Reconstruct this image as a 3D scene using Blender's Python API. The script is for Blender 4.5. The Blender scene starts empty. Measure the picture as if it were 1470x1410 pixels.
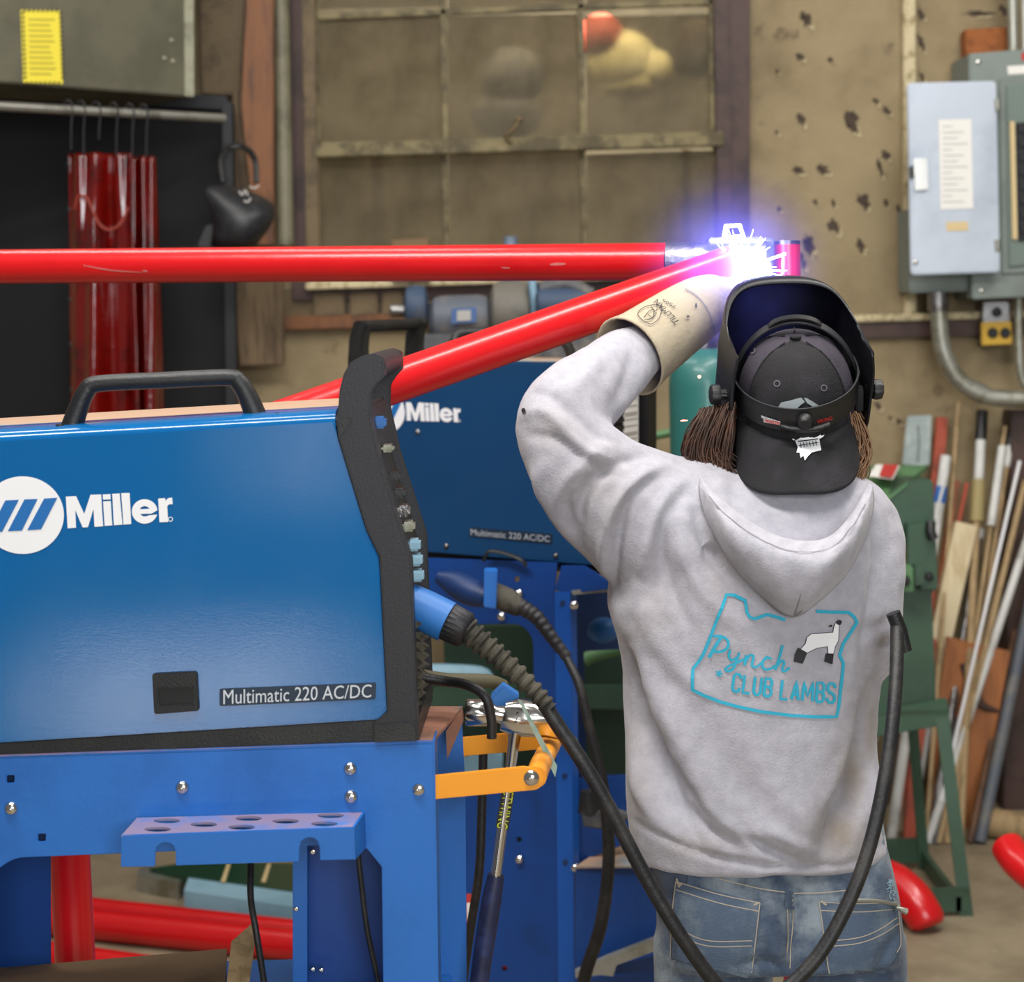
import bpy, bmesh, math, random
import numpy as np
from mathutils import Vector, Matrix, noise
from mathutils.bvhtree import BVHTree
random.seed(7)
SC = bpy.context.scene
COL = SC.collection
PI = math.pi
# ------------------------------------------------------------------ camera
F = 2800.0; CX = 735.0; CY = 705.0
EYE = Vector((0, 0, 1.63))
PITCH = math.atan((CY-433)/F); ROLL = 0.028
cam = bpy.data.cameras.new('camera'); camo = bpy.data.objects.new('camera', cam); COL.objects.link(camo)
cam.sensor_fit = 'HORIZONTAL'; cam.sensor_width = 36.0; cam.lens = F/1470*36.0
cam.clip_start = .05; cam.clip_end = 100
R = Matrix.Rotation(PI/2-PITCH, 3, 'X') @ Matrix.Rotation(-ROLL, 3, 'Z')
camo.matrix_world = Matrix.Translation(EYE) @ R.to_4x4()
SC.camera = camo
cam.dof.use_dof = True; cam.dof.focus_distance = 2.7; cam.dof.aperture_fstop = 5.6
RI = R.inverted()
def ray(px, py):
    d = R @ Vector(((px-CX)/F, -(py-CY)/F, -1.0))
    return d/d.y
def U(px, py, Y):
    """a pixel of the photograph on the vertical plane Y (a number, or (Y0, k): Y = Y0 + k*X)"""
    d = ray(px, py)
    if isinstance(Y, tuple): y = Y[0]/(1-Y[1]*d.x)
    else: y = Y
    return EYE + d*y
def UZ(px, py, z):
    d = ray(px, py); return EYE + d*((z-EYE.z)/d.z)
def pix(p):
    q = RI @ (Vector(p)-EYE); return (CX - F*q.x/q.z, CY + F*q.y/q.z)
# ------------------------------------------------------------------ materials
def lin(c):
    if isinstance(c, str): c = tuple(int(c[i:i+2], 16) for i in (0, 2, 4))
    f = lambda v: (v/12.92 if v <= .04045 else ((v+.055)/1.055)**2.4)
    return tuple(f(v/255.0) for v in c[:3]) + (1.0,)
MATS = {}
def mat(name, col, rough=.5, metal=0.0, col2=None, scale=8, lo=.45, hi=.65, bump=0, bscale=60, coat=0, trans=0, spec=.5, emit=None, estr=0, detail=5, rvar=0, col3=None, scale3=40, lo3=.6, hi3=.7, stretch=None, sheen=0, alpha=1):
    m = bpy.data.materials.new(name); m.use_nodes = True; MATS[name] = m
    nt = m.node_tree; N = nt.nodes; L = nt.links; b = N['Principled BSDF']
    b.inputs['Base Color'].default_value = lin(col); b.inputs['Roughness'].default_value = rough
    b.inputs['Metallic'].default_value = metal; b.inputs['Specular IOR Level'].default_value = spec
    if coat: b.inputs['Coat Weight'].default_value = coat; b.inputs['Coat Roughness'].default_value = .12
    if trans: b.inputs['Transmission Weight'].default_value = trans
    if sheen: b.inputs['Sheen Weight'].default_value = sheen; b.inputs['Sheen Roughness'].default_value = .5
    if alpha < 1: b.inputs['Alpha'].default_value = alpha
    if emit: b.inputs['Emission Color'].default_value = lin(emit); b.inputs['Emission Strength'].default_value = estr
    if col2 or bump or rvar or col3:
        tc = N.new('ShaderNodeTexCoord'); mp = N.new('ShaderNodeMapping'); L.new(tc.outputs['Object'], mp.inputs['Vector'])
        if stretch: mp.inputs['Scale'].default_value = stretch
        def nz(s, d=detail):
            n = N.new('ShaderNodeTexNoise'); n.inputs['Scale'].default_value = s; n.inputs['Detail'].default_value = d
            n.inputs['Roughness'].default_value = .65; L.new(mp.outputs[0], n.inputs['Vector']); return n
        def ramp(n, a, c):
            r = N.new('ShaderNodeMapRange'); r.inputs['From Min'].default_value = a; r.inputs['From Max'].default_value = c
            r.interpolation_type = 'SMOOTHSTEP'; L.new(n.outputs['Fac'], r.inputs['Value']); return r
        prev = None
        if col2:
            r = ramp(nz(scale), lo, hi); mx = N.new('ShaderNodeMix'); mx.data_type = 'RGBA'
            mx.inputs[6].default_value = lin(col); mx.inputs[7].default_value = lin(col2)
            L.new(r.outputs[0], mx.inputs[0]); prev = mx
        if col3:
            r = ramp(nz(scale3), lo3, hi3); mx = N.new('ShaderNodeMix'); mx.data_type = 'RGBA'
            mx.inputs[6].default_value = lin(col); mx.inputs[7].default_value = lin(col3)
            if prev: L.new(prev.outputs[2], mx.inputs[6])
            L.new(r.outputs[0], mx.inputs[0]); prev = mx
        if prev: L.new(prev.outputs[2], b.inputs['Base Color'])
        if rvar:
            r = ramp(nz(scale*1.7), .35, .7); r.inputs['To Min'].default_value = rough; r.inputs['To Max'].default_value = rough+rvar
            L.new(r.outputs[0], b.inputs['Roughness'])
        if bump:
            bp = N.new('ShaderNodeBump'); bp.inputs['Strength'].default_value = bump; bp.inputs['Distance'].default_value = .01
            L.new(nz(bscale, 4).outputs['Fac'], bp.inputs['Height']); L.new(bp.outputs[0], b.inputs['Normal'])
    return m
M = MATS
mat('plaster', '988766', .75, col2='736347', scale=1.6, lo=.42, hi=.72, col3='5A4A35', scale3=5.5, lo3=.62, hi3=.74, bump=.5, bscale=18)
mat('plaster_dark', '6B5B44', .8, col2='453828', scale=3, bump=.4, bscale=20)
mat('peel', '4A3E32', .9, col2='2A221C', scale=25)
mat('peel_edge', 'CDBF9A', .8, col2='9C8B66', scale=40)
mat('concrete', '9A8C74', .6, col2='7B6E58', scale=2.5, lo=.4, hi=.7, col3='B9AE98', scale3=30, lo3=.64, hi3=.72, bump=.15, bscale=40)
mat('trim_brown', '4B3630', .6, col2='33241F', scale=6, bump=.2, bscale=30)
mat('trim_tan', '6E5C40', .65, col2='4A3D2A', scale=7, bump=.3, bscale=30)
mat('muntin', '7F7350', .65, col2='51472E', scale=14, lo=.4, hi=.6, bump=.3, bscale=60)
mat('backboard', '7A705A', .8, col2='5E5644', scale=2.2, bump=.1)
mat('wood_red', '7C4E2C', .6, col2='5B3A24', scale=4, stretch=(6, 6, 1), bump=.2, bscale=20)
mat('wood_grey', '6E5A40', .7, col2='4D3D2B', scale=5, stretch=(8, 8, 1), bump=.2, bscale=20)
mat('conduit_paint', '7A7660', .5, col2='5C5845', scale=6)
mat('cab_grey', '5B5846', .5, col2='504D3D', scale=5, col3='8A8873', scale3=70, lo3=.68, hi3=.75, rvar=.2)
mat('cab_edge', '9B9A85', .5, col2='6B6A58', scale=12)
mat('black_board', '0B0C11', .8, col2='07080C', scale=3)
mat('charcoal', '1A1B21', .6, col2='18191E', scale=3)
mat('pvc_red', '6A0803', .1, trans=0, coat=.7, bump=.5, bscale=5, col2='300402', scale=4)
mat('wire', '3B3A3C', .35, metal=.8)
mat('rod_metal', '9A988F', .35, metal=.6, col2='6D6A60', scale=12)
mat('yellow_sign', 'E3D23C', .55)
mat('sign_line', 'B0A030', .6)
mat('black', '0C0C0E', .5)
mat('pipe_red', 'CC1218', .3, col2='B80A10', scale=3, lo=.5, hi=.8, coat=.2, bump=.08, bscale=20)
mat('pipe_scuff', 'C26A66', .6)
mat('steel', '8E8C8C', .32, metal=.9, col2='6A6460', scale=12, bump=.2, bscale=80)
mat('steel_bright', 'D9D6D0', .18, metal=1.0)
mat('galv', 'A6A69C', .38, metal=.7, col2='85836F', scale=10, rvar=.15)
mat('galv_door', 'B9C1CC', .42, metal=.35, col2='A5AEBA', scale=3, rvar=.12)
mat('panel_grey', '7C8680', .5, col2='6F7872', scale=4)
mat('label_white', 'E6E4DE', .6)
mat('label_tan', 'D3BC8C', .6)
mat('label_grey_text', 'A9A7A2', .6)
mat('ink', '1A1A20', .6)
mat('cork', '9A5A2A', .8, col2='7E4720', scale=30)
mat('outlet_yellow', 'C9A02C', .45)
mat('blue_welder', '0A5E9A', .09, bump=.02, bscale=420, coat=0, rvar=.03, scale=5)
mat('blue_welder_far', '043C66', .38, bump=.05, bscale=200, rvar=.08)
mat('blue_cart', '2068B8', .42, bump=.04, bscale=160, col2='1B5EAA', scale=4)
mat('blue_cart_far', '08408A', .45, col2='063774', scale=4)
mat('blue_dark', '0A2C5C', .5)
mat('dust_tan', 'A98A72', .85, col2='7C8E96', scale=4, lo=.5, hi=.7, bump=.2, bscale=80)
mat('rust_dust', '9A6A55', .85, col2='6C6058', scale=14, bump=.3, bscale=60)
mat('tray_dust', '8A7C98', .6, col2='3A78C4', scale=14, lo=.45, hi=.75)
mat('plastic_black', '17181A', .42, bump=.15, bscale=300, col2='242422', scale=8)
mat('plastic_soft', '1E1E23', .48, bump=.1, bscale=300)
mat('plastic_blue', '2B6FB8', .45)
mat('rubber', '18181A', .5, col2='2C2A28', scale=20, bump=.15, bscale=90)
mat('rubber_dusty', '4A463A', .8, col2='2A2824', scale=30, bump=.2, bscale=60)
mat('white_print', 'E9E9EA', .55)
mat('logo_blue', '1767AC', .4)
mat('plate_dark', '1A2B3E', .4)
mat('plate_text', 'C9CFD4', .35, metal=.3)
mat('orange', 'EE9A1C', .42, col2='E08C14', scale=6)
mat('handle_navy', '1D2342', .5, col2='2B3560', scale=20)
mat('hi_vis', 'C6CF2F', .5)
mat('green_machine', '36523F', .5, col2='2E4635', scale=4, bump=.08, bscale=80)
mat('green_machine_light', '577F55', .5, col2='476C47', scale=5)
mat('green_dark', '16301F', .6)
mat('teal', '2A6A66', .45, col2='256B64', scale=5, coat=.2)
mat('red_label', 'B8322E', .5)
mat('grey_machine', '4C4E52', .6, col2='6E6A62', scale=9, bump=.2, bscale=40)
mat('grey_motor', '565C66', .55, col2='716E68', scale=8)
mat('dusty_blue', '33455E', .6, col2='4A5058', scale=9)
mat('wood_light', 'D6C6A2', .65, col2='BCA882', scale=3, stretch=(7, 7, 1), bump=.15, bscale=20)
mat('wood_pale', 'A98F68', .65, col2='86704E', scale=4, stretch=(7, 7, 1), bump=.15, bscale=20)
mat('wood_orange', 'A8693A', .6, col2='7F4C2A', scale=2.6, stretch=(3, 3, .6), bump=.15, bscale=20)
mat('wood_brown', '6B4C36', .65, col2='4A3426', scale=4, stretch=(7, 7, 1), bump=.15, bscale=20)
mat('plastic_white', 'CFCFCB', .5, col2='A9A8A2', scale=6)
mat('plastic_clear', 'A9B7B6', .25, col2='D2DAD8', scale=9, alpha=.75)
mat('brick_red', 'A4462E', .65, col2='7C3422', scale=9)
mat('cardboard', '7B6346', .8, col2='664F36', scale=4)
mat('pale_blue', '8FB4C6', .5, col2='7BA1B4', scale=5)
mat('glass_green', '20402C', .2)
mat('denim', '4C5C72', .85, col2='2F4058', scale=9, lo=.35, hi=.65, col3='8B97A0', scale3=7, lo3=.46, hi3=.68, bump=.3, bscale=400, sheen=.2)
mat('denim_dark', '2A3A55', .85, bump=.2, bscale=300)
mat('stitch', 'A99F90', .8)
mat('hoodie', 'B2B0B8', .92, col2='A4A2AB', scale=60, lo=.3, hi=.7, col3='B2A68C', scale3=4.2, lo3=.64, hi3=.86, bump=.22, bscale=260, sheen=.25, detail=6)
mat('hoodie_seam', '8D8A8C', .95)
mat('teal_print', '2AA7C4', .75)
mat('lamb_white', 'EFEFF0', .8)
mat('glove', 'B5A88F', .78, col2='9C8F7A', scale=9, col3='75695F', scale3=9, lo3=.6, hi3=.76, bump=.2, bscale=70)
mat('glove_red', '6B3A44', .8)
mat('skin', 'C58E72', .5)
mat('hair', '3A251A', .45, col2='553828', scale=30)
mat('hair_light', '7A5A40', .45, col2='94704F', scale=30)
mat('cap_black', '151418', .85, bump=.3, bscale=300, col2='211F24', scale=20)
mat('cap_panel', '3A3440', .85, bump=.3, bscale=300, col2='322C37', scale=20)
mat('helmet', '0E0F15', .42)
mat('helmet_in', '141824', .5)
mat('leather', '3A2A20', .6)
mat('shoe', '2A2420', .6)
# ------------------------------------------------------------------ mesh helpers
ORG = {}
def smooth_by_angle(me, ang=.7):
    if hasattr(me, 'shade_smooth'): pass
    me.polygons.foreach_set('use_smooth', [True]*len(me.polygons))
    if ang >= 3: return
    bm = bmesh.new(); bm.from_mesh(me)
    for e in bm.edges:
        if len(e.link_faces) == 2:
            e.smooth = e.calc_face_angle(0) < ang
    bm.to_mesh(me); bm.free()
def thing(name, label, cat, loc, group=None):
    o = bpy.data.objects.new(name, None); COL.objects.link(o); loc = Vector(loc)
    o.location = loc; o.empty_display_size = .05; ORG[o] = loc.copy()
    o['label'] = label; o['category'] = cat
    if group: o['group'] = group
    return o
def tag(o, label, cat, group=None):
    o['label'] = label; o['category'] = cat
    if group: o['group'] = group
    return o
def st(o): o['kind'] = 'structure'; return o
def link(name, me, m, parent=None, label=None, ang=.7, bev=0):
    """me: bmesh or mesh in world coordinates"""
    if isinstance(me, bmesh.types.BMesh):
        bm = me; me = bpy.data.meshes.new(name); bmesh.ops.recalc_face_normals(bm, faces=bm.faces[:]); bm.to_mesh(me); bm.free()
    n = len(me.vertices); co = np.empty(n*3, 'f'); me.vertices.foreach_get('co', co); co = co.reshape(-1, 3)
    mn = co.min(0); mxx = co.max(0); o0 = Vector(((mn[0]+mxx[0])/2, (mn[1]+mxx[1])/2, mn[2]))
    co = co - np.array(o0, 'f'); me.vertices.foreach_set('co', co.ravel())
    if m is not None:
        for mm in (m if isinstance(m, (list, tuple)) else [m]): me.materials.append(M[mm] if isinstance(mm, str) else mm)
    if ang: smooth_by_angle(me, ang)
    o = bpy.data.objects.new(name, me); COL.objects.link(o)
    if parent is not None: o.parent = parent; o.location = o0 - ORG[parent]
    else: o.location = o0
    ORG[o] = o0.copy()
    if bev:
        b = o.modifiers.new('b', 'BEVEL'); b.width = bev; b.segments = 2; b.limit_method = 'ANGLE'; b.angle_limit = .6; b.harden_normals = False
    if label: o['label'] = label
    return o
def rnd(pts, r, n=4):
    """round the corners of a 2D polygon"""
    out = []; N = len(pts)
    for i in range(N):
        p = Vector(pts[i][:2]); a = Vector(pts[i-1][:2]); b = Vector(pts[(i+1) % N][:2])
        rr = pts[i][2] if len(pts[i]) > 2 else r
        va = a-p; vb = b-p; la = va.length; lb = vb.length
        k = min(rr, la*.45, lb*.45)
        if k < .05: out.append(tuple(p)); continue
        A = p+va/la*k; B = p+vb/lb*k
        for j in range(n+1):
            t = j/n; q = A*(1-t)**2+p*2*t*(1-t)+B*t*t; out.append(tuple(q))
    return out
def cat(pts, n=6, closed=False):
    """Catmull-Rom through the points (any dimension)"""
    P = [np.array(p, float) for p in pts]; out = []; N = len(P)
    rng = range(N if closed else N-1)
    for i in rng:
        p1 = P[i]; p2 = P[(i+1) % N]
        p0 = P[i-1] if (i > 0 or closed) else 2*p1-p2
        p3 = P[(i+2) % N] if (i+2 < N or closed) else 2*p2-p1
        for j in range(n):
            t = j/n
            out.append(.5*((2*p1)+(-p0+p2)*t+(2*p0-5*p1+4*p2-p3)*t*t+(-p0+3*p1-3*p2+p3)*t**3))
    if not closed: out.append(P[-1])
    return out
def fill2(loops):
    """triangulated faces of a 2D polygon with holes: (verts2d, tris)"""
    bm = bmesh.new()
    for lp in loops:
        vs = [bm.verts.new((p[0], p[1], 0)) for p in lp]
        for i in range(len(vs)): bm.edges.new((vs[i-1], vs[i]))
    bmesh.ops.triangle_fill(bm, use_beauty=True, use_dissolve=False, edges=bm.edges[:])
    bm.verts.index_update()
    v = [tuple(x.co[:2]) for x in bm.verts]; t = [[x.index for x in f.verts] for f in bm.faces]; bm.free()
    return v, t
def ext(name, pts, Y, th, m, parent=None, holes=(), r=0, bev=0, label=None, dirv=None, hr=0):
    """polygon in photo pixels on plane Y, given real thickness th away from the camera (negative: towards)"""
    loops = [rnd(pts, r)] + [rnd(h, hr) for h in holes]
    v2, t = fill2(loops)
    bm = bmesh.new(); A = [bm.verts.new(U(x, y, Y)) for x, y in v2]
    D = Vector(dirv) if dirv else Vector((0, 1, 0))
    if not dirv and isinstance(Y, tuple): D = Vector((-Y[1], 1, 0)).normalized()
    B = [bm.verts.new(a.co + D*th) for a in A]
    for f in t:
        bm.faces.new([A[i] for i in f]); bm.faces.new([B[i] for i in reversed(f)])
    bd = [e for e in bm.edges if len(e.link_faces) == 1 and e.verts[0] in set(A)]
    ia = {a: i for i, a in enumerate(A)}
    for e in bd:
        i, j = ia[e.verts[0]], ia[e.verts[1]]; bm.faces.new([A[i], A[j], B[j], B[i]])
    if bev:
        bmesh.ops.recalc_face_normals(bm, faces=bm.faces[:])
        bmesh.ops.dissolve_limit(bm, angle_limit=.02, verts=bm.verts[:], edges=bm.edges[:])
        es = [e for e in bm.edges if len(e.link_faces) == 2 and e.calc_face_angle(0) > .9]
        bmesh.ops.bevel(bm, geom=es, offset=bev, segments=2, affect='EDGES', clamp_overlap=True)
    return link(name, bm, m, parent, label, ang=.5)
def addbox(bm, a, b, rot=None, bev=0):
    a = Vector(a); b = Vector(b); c = (a+b)/2; s = b-a
    g = bmesh.ops.create_cube(bm, size=1)
    for v in g['verts']:
        v.co = Vector((v.co.x*s.x, v.co.y*s.y, v.co.z*s.z))
        if rot: v.co = rot @ v.co
        v.co += c
    if bev:
        es = list({e for v in g['verts'] for e in v.link_edges})
        bmesh.ops.bevel(bm, geom=es, offset=bev, segments=2, affect='EDGES')
def box(name, a, b, m, parent=None, bev=.002, rot=None, label=None):
    bm = bmesh.new(); addbox(bm, a, b, rot, bev); return link(name, bm, m, parent, label, ang=.5)
def frames(P):
    T = []
    for i in range(len(P)):
        t = (P[min(i+1, len(P)-1)]-P[max(i-1, 0)]); t.normalize(); T.append(t)
    up = Vector((0, 0, 1)) if abs(T[0].z) < .9 else Vector((1, 0, 0))
    n = T[0].cross(up).normalized(); out = []
    for t in T:
        n = (n - t*n.dot(t)).normalized(); out.append((n, t.cross(n).normalized()))
    return out
def addtube(bm, pts, r, seg=12, cap=True, flat=1.0, sm=0, ref=None):
    """tube through 3D points; r number or list; flat scales the second axis"""
    P = [Vector(p) for p in pts]; rr = [r]*len(P) if not isinstance(r, (list, tuple)) else list(r)
    if sm:
        Q = cat([tuple(p)+(q,) for p, q in zip(P, rr)], sm); P = [Vector(q[:3]) for q in Q]; rr = [float(q[3]) for q in Q]
    fr = frames(P); rings = []
    for p, (n, b), q in zip(P, fr, rr):
        rings.append([bm.verts.new(p + n*math.cos(2*PI*k/seg)*q + b*math.sin(2*PI*k/seg)*q*flat) for k in range(seg)])
    for i in range(len(rings)-1):
        for k in range(seg):
            bm.faces.new([rings[i][k], rings[i][(k+1) % seg], rings[i+1][(k+1) % seg], rings[i+1][k]])
    if cap: bm.faces.new(rings[0][::-1]); bm.faces.new(rings[-1])
    return rings
def tube(name, pts, r, m, parent=None, seg=14, sm=0, flat=1.0, label=None, cap=True):
    bm = bmesh.new(); addtube(bm, pts, r, seg, cap, flat, sm); return link(name, bm, m, parent, label, ang=.8)
def pt(*a):
    """pixel polyline with depths -> 3D: (px,py,Y)..."""
    return [U(*q) for q in a]
def addball(bm, c, r, seg=12, sc=(1, 1, 1), rot=None):
    g = bmesh.ops.create_uvsphere(bm, u_segments=seg, v_segments=max(6, seg*2//3), radius=r)
    for v in g['verts']:
        q = Vector((v.co.x*sc[0], v.co.y*sc[1], v.co.z*sc[2]))
        if rot: q = rot @ q
        v.co = q + Vector(c)
def ball(name, c, r, m, parent=None, sc=(1, 1, 1), seg=16, rot=None, label=None):
    bm = bmesh.new(); addball(bm, c, r, seg, sc, rot); return link(name, bm, m, parent, label)
def lathe(bm, prof, c, axis=(0, 0, 1), seg=28):
    """prof: (radius, height) along axis from c"""
    a = Vector(axis).normalized(); q = Vector((0, 0, 1)).rotation_difference(a).to_matrix(); rings = []
    for r, h in prof:
        if r < 1e-5: rings.append([bm.verts.new(Vector(c)+q@Vector((0, 0, h)))]); continue
        rings.append([bm.verts.new(Vector(c)+q@Vector((math.cos(2*PI*k/seg)*r, math.sin(2*PI*k/seg)*r, h))) for k in range(seg)])
    for i in range(len(rings)-1):
        A, B = rings[i], rings[i+1]
        for k in range(seg):
            k2 = (k+1) % seg
            if len(A) == 1 and len(B) == 1: continue
            if len(A) == 1: bm.faces.new([A[0], B[k2], B[k]])
            elif len(B) == 1: bm.faces.new([A[k], A[k2], B[0]])
            else: bm.faces.new([A[k], A[k2], B[k2], B[k]])
def turned(name, prof, c, m, parent=None, axis=(0, 0, 1), seg=28, label=None):
    bm = bmesh.new(); lathe(bm, prof, c, axis, seg); return link(name, bm, m, parent, label)
# text and line art -----------------------------------------------------------
def text_geo(body, bold=0, spacing=1.0):
    cu = bpy.data.curves.new('t', 'FONT'); cu.body = body; cu.offset = bold; cu.space_character = spacing; cu.resolution_u = 3
    o = bpy.data.objects.new('t', cu); COL.objects.link(o)
    dg = bpy.context.evaluated_depsgraph_get(); me = bpy.data.meshes.new_from_object(o.evaluated_get(dg))
    v = np.array([x.co[:2] for x in me.vertices]); f = [list(p.vertices) for p in me.polygons]
    bpy.data.objects.remove(o); bpy.data.curves.remove(cu); bpy.data.meshes.remove(me)
    mn = v.min(0); mx = v.max(0); v = (v-mn)/(mx-mn)
    return v, f
class Surf:
    """puts pixels on a plane, or on a real surface met along the line of sight"""
    def __init__(s, Y=None, obj=None, off=.0012):
        s.Y = Y; s.off = off; s.b = None
        if obj is not None:
            me = obj.data; o = ORG[obj]
            s.b = BVHTree.FromPolygons([v.co+o for v in me.vertices], [tuple(p.vertices) for p in me.polygons])
    def __call__(s, px, py, off=None):
        off = s.off if off is None else off
        if s.b is None:
            n = Vector((s.Y[1], -1, 0)).normalized() if isinstance(s.Y, tuple) else Vector((0, -1, 0))
            return U(px, py, s.Y) + n*off
        d = ray(px, py).normalized(); h = s.b.ray_cast(EYE, d)
        if h[0] is None: return None
        n = h[1]
        if n.dot(d) > 0: n = -n
        return h[0] + n*off
def put(bm, surf, v2, faces, off=None, split=0):
    if split:
        tb = bmesh.new(); vs = [tb.verts.new((x, y, 0)) for x, y in v2]
        for f in faces:
            try: tb.faces.new([vs[i] for i in f])
            except ValueError: pass
        bmesh.ops.triangulate(tb, faces=tb.faces[:])
        for _ in range(4):
            es = [e for e in tb.edges if e.calc_length() > split]
            if not es: break
            bmesh.ops.subdivide_edges(tb, edges=es, cuts=1); bmesh.ops.triangulate(tb, faces=tb.faces[:])
        tb.verts.index_update(); v2 = [tuple(v.co[:2]) for v in tb.verts]; faces = [[v.index for v in f.verts] for f in tb.faces]; tb.free()
    P = [surf(x, y, off) for x, y in v2]
    V = [bm.verts.new(p) if p is not None else None for p in P]
    for f in faces:
        q = [V[i] for i in f]
        if None in q or len(set(q)) < 3: continue
        bm.faces.new(q)
def text_to(bm, surf, body, quad, bold=0, split=0, off=None, spacing=1.0):
    v, f = text_geo(body, bold, spacing); tl, tr, br, bl = [np.array(q, float) for q in quad]
    w = [tuple((bl*(1-x)+br*x)*(1-y)+(tl*(1-x)+tr*x)*y) for x, y in v]
    put(bm, surf, w, f, off, split)
def stroke_to(bm, surf, pts, w, sm=6, off=None, closed=False, taper=False):
    Q = cat([tuple(p[:2]) for p in pts], sm, closed) if sm else [np.array(p[:2], float) for p in pts]
    if not sm:
        R_ = []
        for a, b in zip(Q, Q[1:]+(Q[:1] if closed else [])):
            n = max(1, int(np.linalg.norm(b-a)/8)); R_ += [a+(b-a)*k/n for k in range(n)]
        if not closed: R_.append(Q[-1])
        Q = R_
    n = len(Q); v2 = []; f = []
    for i in range(n):
        a = Q[(i-1) % n] if (i or closed) else Q[i]; b = Q[(i+1) % n] if (i < n-1 or closed) else Q[i]
        t = b-a; l = np.linalg.norm(t); t = t/l if l else np.array((1., 0.)); nn = np.array((-t[1], t[0]))
        ww = w*(.35+.65*math.sin(PI*(i+.5)/n)) if taper else w
        v2 += [tuple(Q[i]+nn*ww/2), tuple(Q[i]-nn*ww/2)]
    m_ = n if closed else n-1
    for i in range(m_):
        j = (i+1) % n; f.append([2*i, 2*i+1, 2*j+1, 2*j])
    put(bm, surf, v2, f, off)
def poly_to(bm, surf, pts, r=0, off=None, split=0):
    v, t = fill2([rnd(pts, r)]); put(bm, surf, v, t, off, split)
def decal(name, bm, m, parent, th=.0006):
    if not bm.faces: print('EMPTY DECAL', name); bm.free(); return None
    o = link(name, bm, m, parent, ang=0)
    for p in o.data.polygons: p.use_smooth = False
    return o
# ================================================================== THE ROOM
YW = 6.1
def wpoly(pts): return [pix((x, YW, z)) for x, z in pts]
def wx(px, py, Y=YW): p = U(px, py, Y); return (p.x, p.z)
floor = st(box('floor', (-6, -3, -.1), (6, 8.2, 0), 'concrete', bev=0))
win = [(438, -260), (1046, -260), (1052, 402), (446, 418)]
wl = st(ext('wall_back', wpoly([(-5.9, 0), (5.9, 0), (5.9, 3.6), (-5.9, 3.6)]), YW, .12, 'plaster', holes=[win]))
st(box('wall_outer', (-6, 7.4, 0), (6, 7.5, 3.6), 'backboard', bev=0))
st(box('baseboard_back', (-5.9, YW-.02, 0), (5.9, YW-.001, .09), 'plaster_dark', bev=.002))
# peeling paint: dark bare patches with curled pale edges
sw = Surf(YW, off=.002)
bm = bmesh.new(); be = bmesh.new(); rr = random.Random(3)
spots = [(1157, 28, 8, 14), (1150, 172, 6, 10), (1222, 176, 12, 16), (1272, 158, 6, 6), (1272, 222, 6, 10), (1263, 240, 4, 12), (1145, 245, 9, 7), (1180, 243, 10, 9), (1240, 290, 10, 14), (1197, 324, 10, 12), (1236, 352, 6, 10), (1162, 350, 9, 17), (1152, 375, 5, 12), (1118, 300, 4, 4), (1170, 290, 4, 5), (1196, 292, 3, 6), (1272, 290, 4, 7), (1290, 300, 3, 8), (1257, 145, 5, 6), (1115, 190, 3, 3), (1116, 102, 3, 4), (1192, 86, 4, 4), (1260, 582, 6, 5), (1278, 600, 4, 3), (1325, 470, 3, 5), (1322, 60, 5, 14), (1322, 20, 5, 12), (1323, 110, 4, 8), (1405, 20, 26, 4), (1440, 14, 6, 10), (1290, 605, 5, 4), (1148, 80, 6, 7)]
for x, y, a, b in spots:
    n = 17; ph = rr.random()*6; P = []
    for k in range(n):
        t = 2*PI*k/n; q = .45+.75*rr.random(); P.append((x+a*q*math.cos(t)+(b*.25*math.sin(t)), y+b*q*math.sin(t)))
    C_ = [tuple(p) for p in cat(P, 3, True)]
    poly_to(bm, sw, C_, 0, .002)
    e = [(px+1.5+(px-x)*.12, py+2+(py-y)*.12) for px, py in P[1:6]]
    stroke_to(be, sw, e, 2.2, 3, .006, taper=True)
decal('bare_patches', bm, 'peel', wl); decal('curled_paint', be, 'peel_edge', wl)
# ledge along the wall and pilaster strip
st(box('trim_1', (U(1000, 470, YW).x, YW-.05, U(1240, 462, YW).z), (U(1800, 470, YW).x, YW-.001, U(1240, 452, YW).z), 'peel_edge', bev=.004))
st(box('trim_2', (U(1000, 470, YW).x, YW-.03, U(1240, 486, YW).z), (U(1800, 470, YW).x, YW-.001, U(1240, 463, YW).z), 'trim_brown', bev=.004))
st(ext('trim_3', [(1296, -200), (1314, -200), (1316, 452), (1299, 452)], YW-.03, .029, 'peel_edge', bev=.004))
st(ext('trim_4', [(1452, 590), (1560, 590), (1560, 1190), (1440, 1190)], YW-.12, .11, 'trim_brown', bev=.004))
# ------------------------------------------------------------------ window
wn = thing('window_1', 'old twelve-pane window', 'window', (U(745, 400, YW).x, YW, U(745, 405, YW).z)); del wn['label'], wn['category']; st(wn)
ext('window_frame', [(412, -260), (1078, -260), (1076, 415), (420, 432)], YW-.035, .1, 'trim_brown', wn, holes=[[(446, -250), (1040, -250), (1044, 400), (454, 414)]], bev=.004)
ext('inner_jamb', [(428, -250), (447, -250), (459, 412), (440, 413)], YW-.05, .06, 'trim_tan', wn, bev=.004)
ext('inner_jamb', [(1020, -250), (1045, -250), (1052, 399), (1032, 400)], YW-.045, .06, 'trim_brown', wn, bev=.004)
ext('meeting_rail', [(447, 206), (1040, 188), (1040, 209), (447, 226)], YW-.055, .05, 'muntin', wn, bev=.004)
def muntin(a, b, w, Y):
    a = Vector(a); b = Vector(b); t = (b-a).normalized(); n = Vector((-t.y, t.x))*w/2
    ext('muntin', [tuple(a+n), tuple(b+n), tuple(b-n), tuple(a-n)], Y, .03, 'muntin', wn, bev=.003)
muntin((454, 24), (1024, 2), 9, YW-.02)
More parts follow.
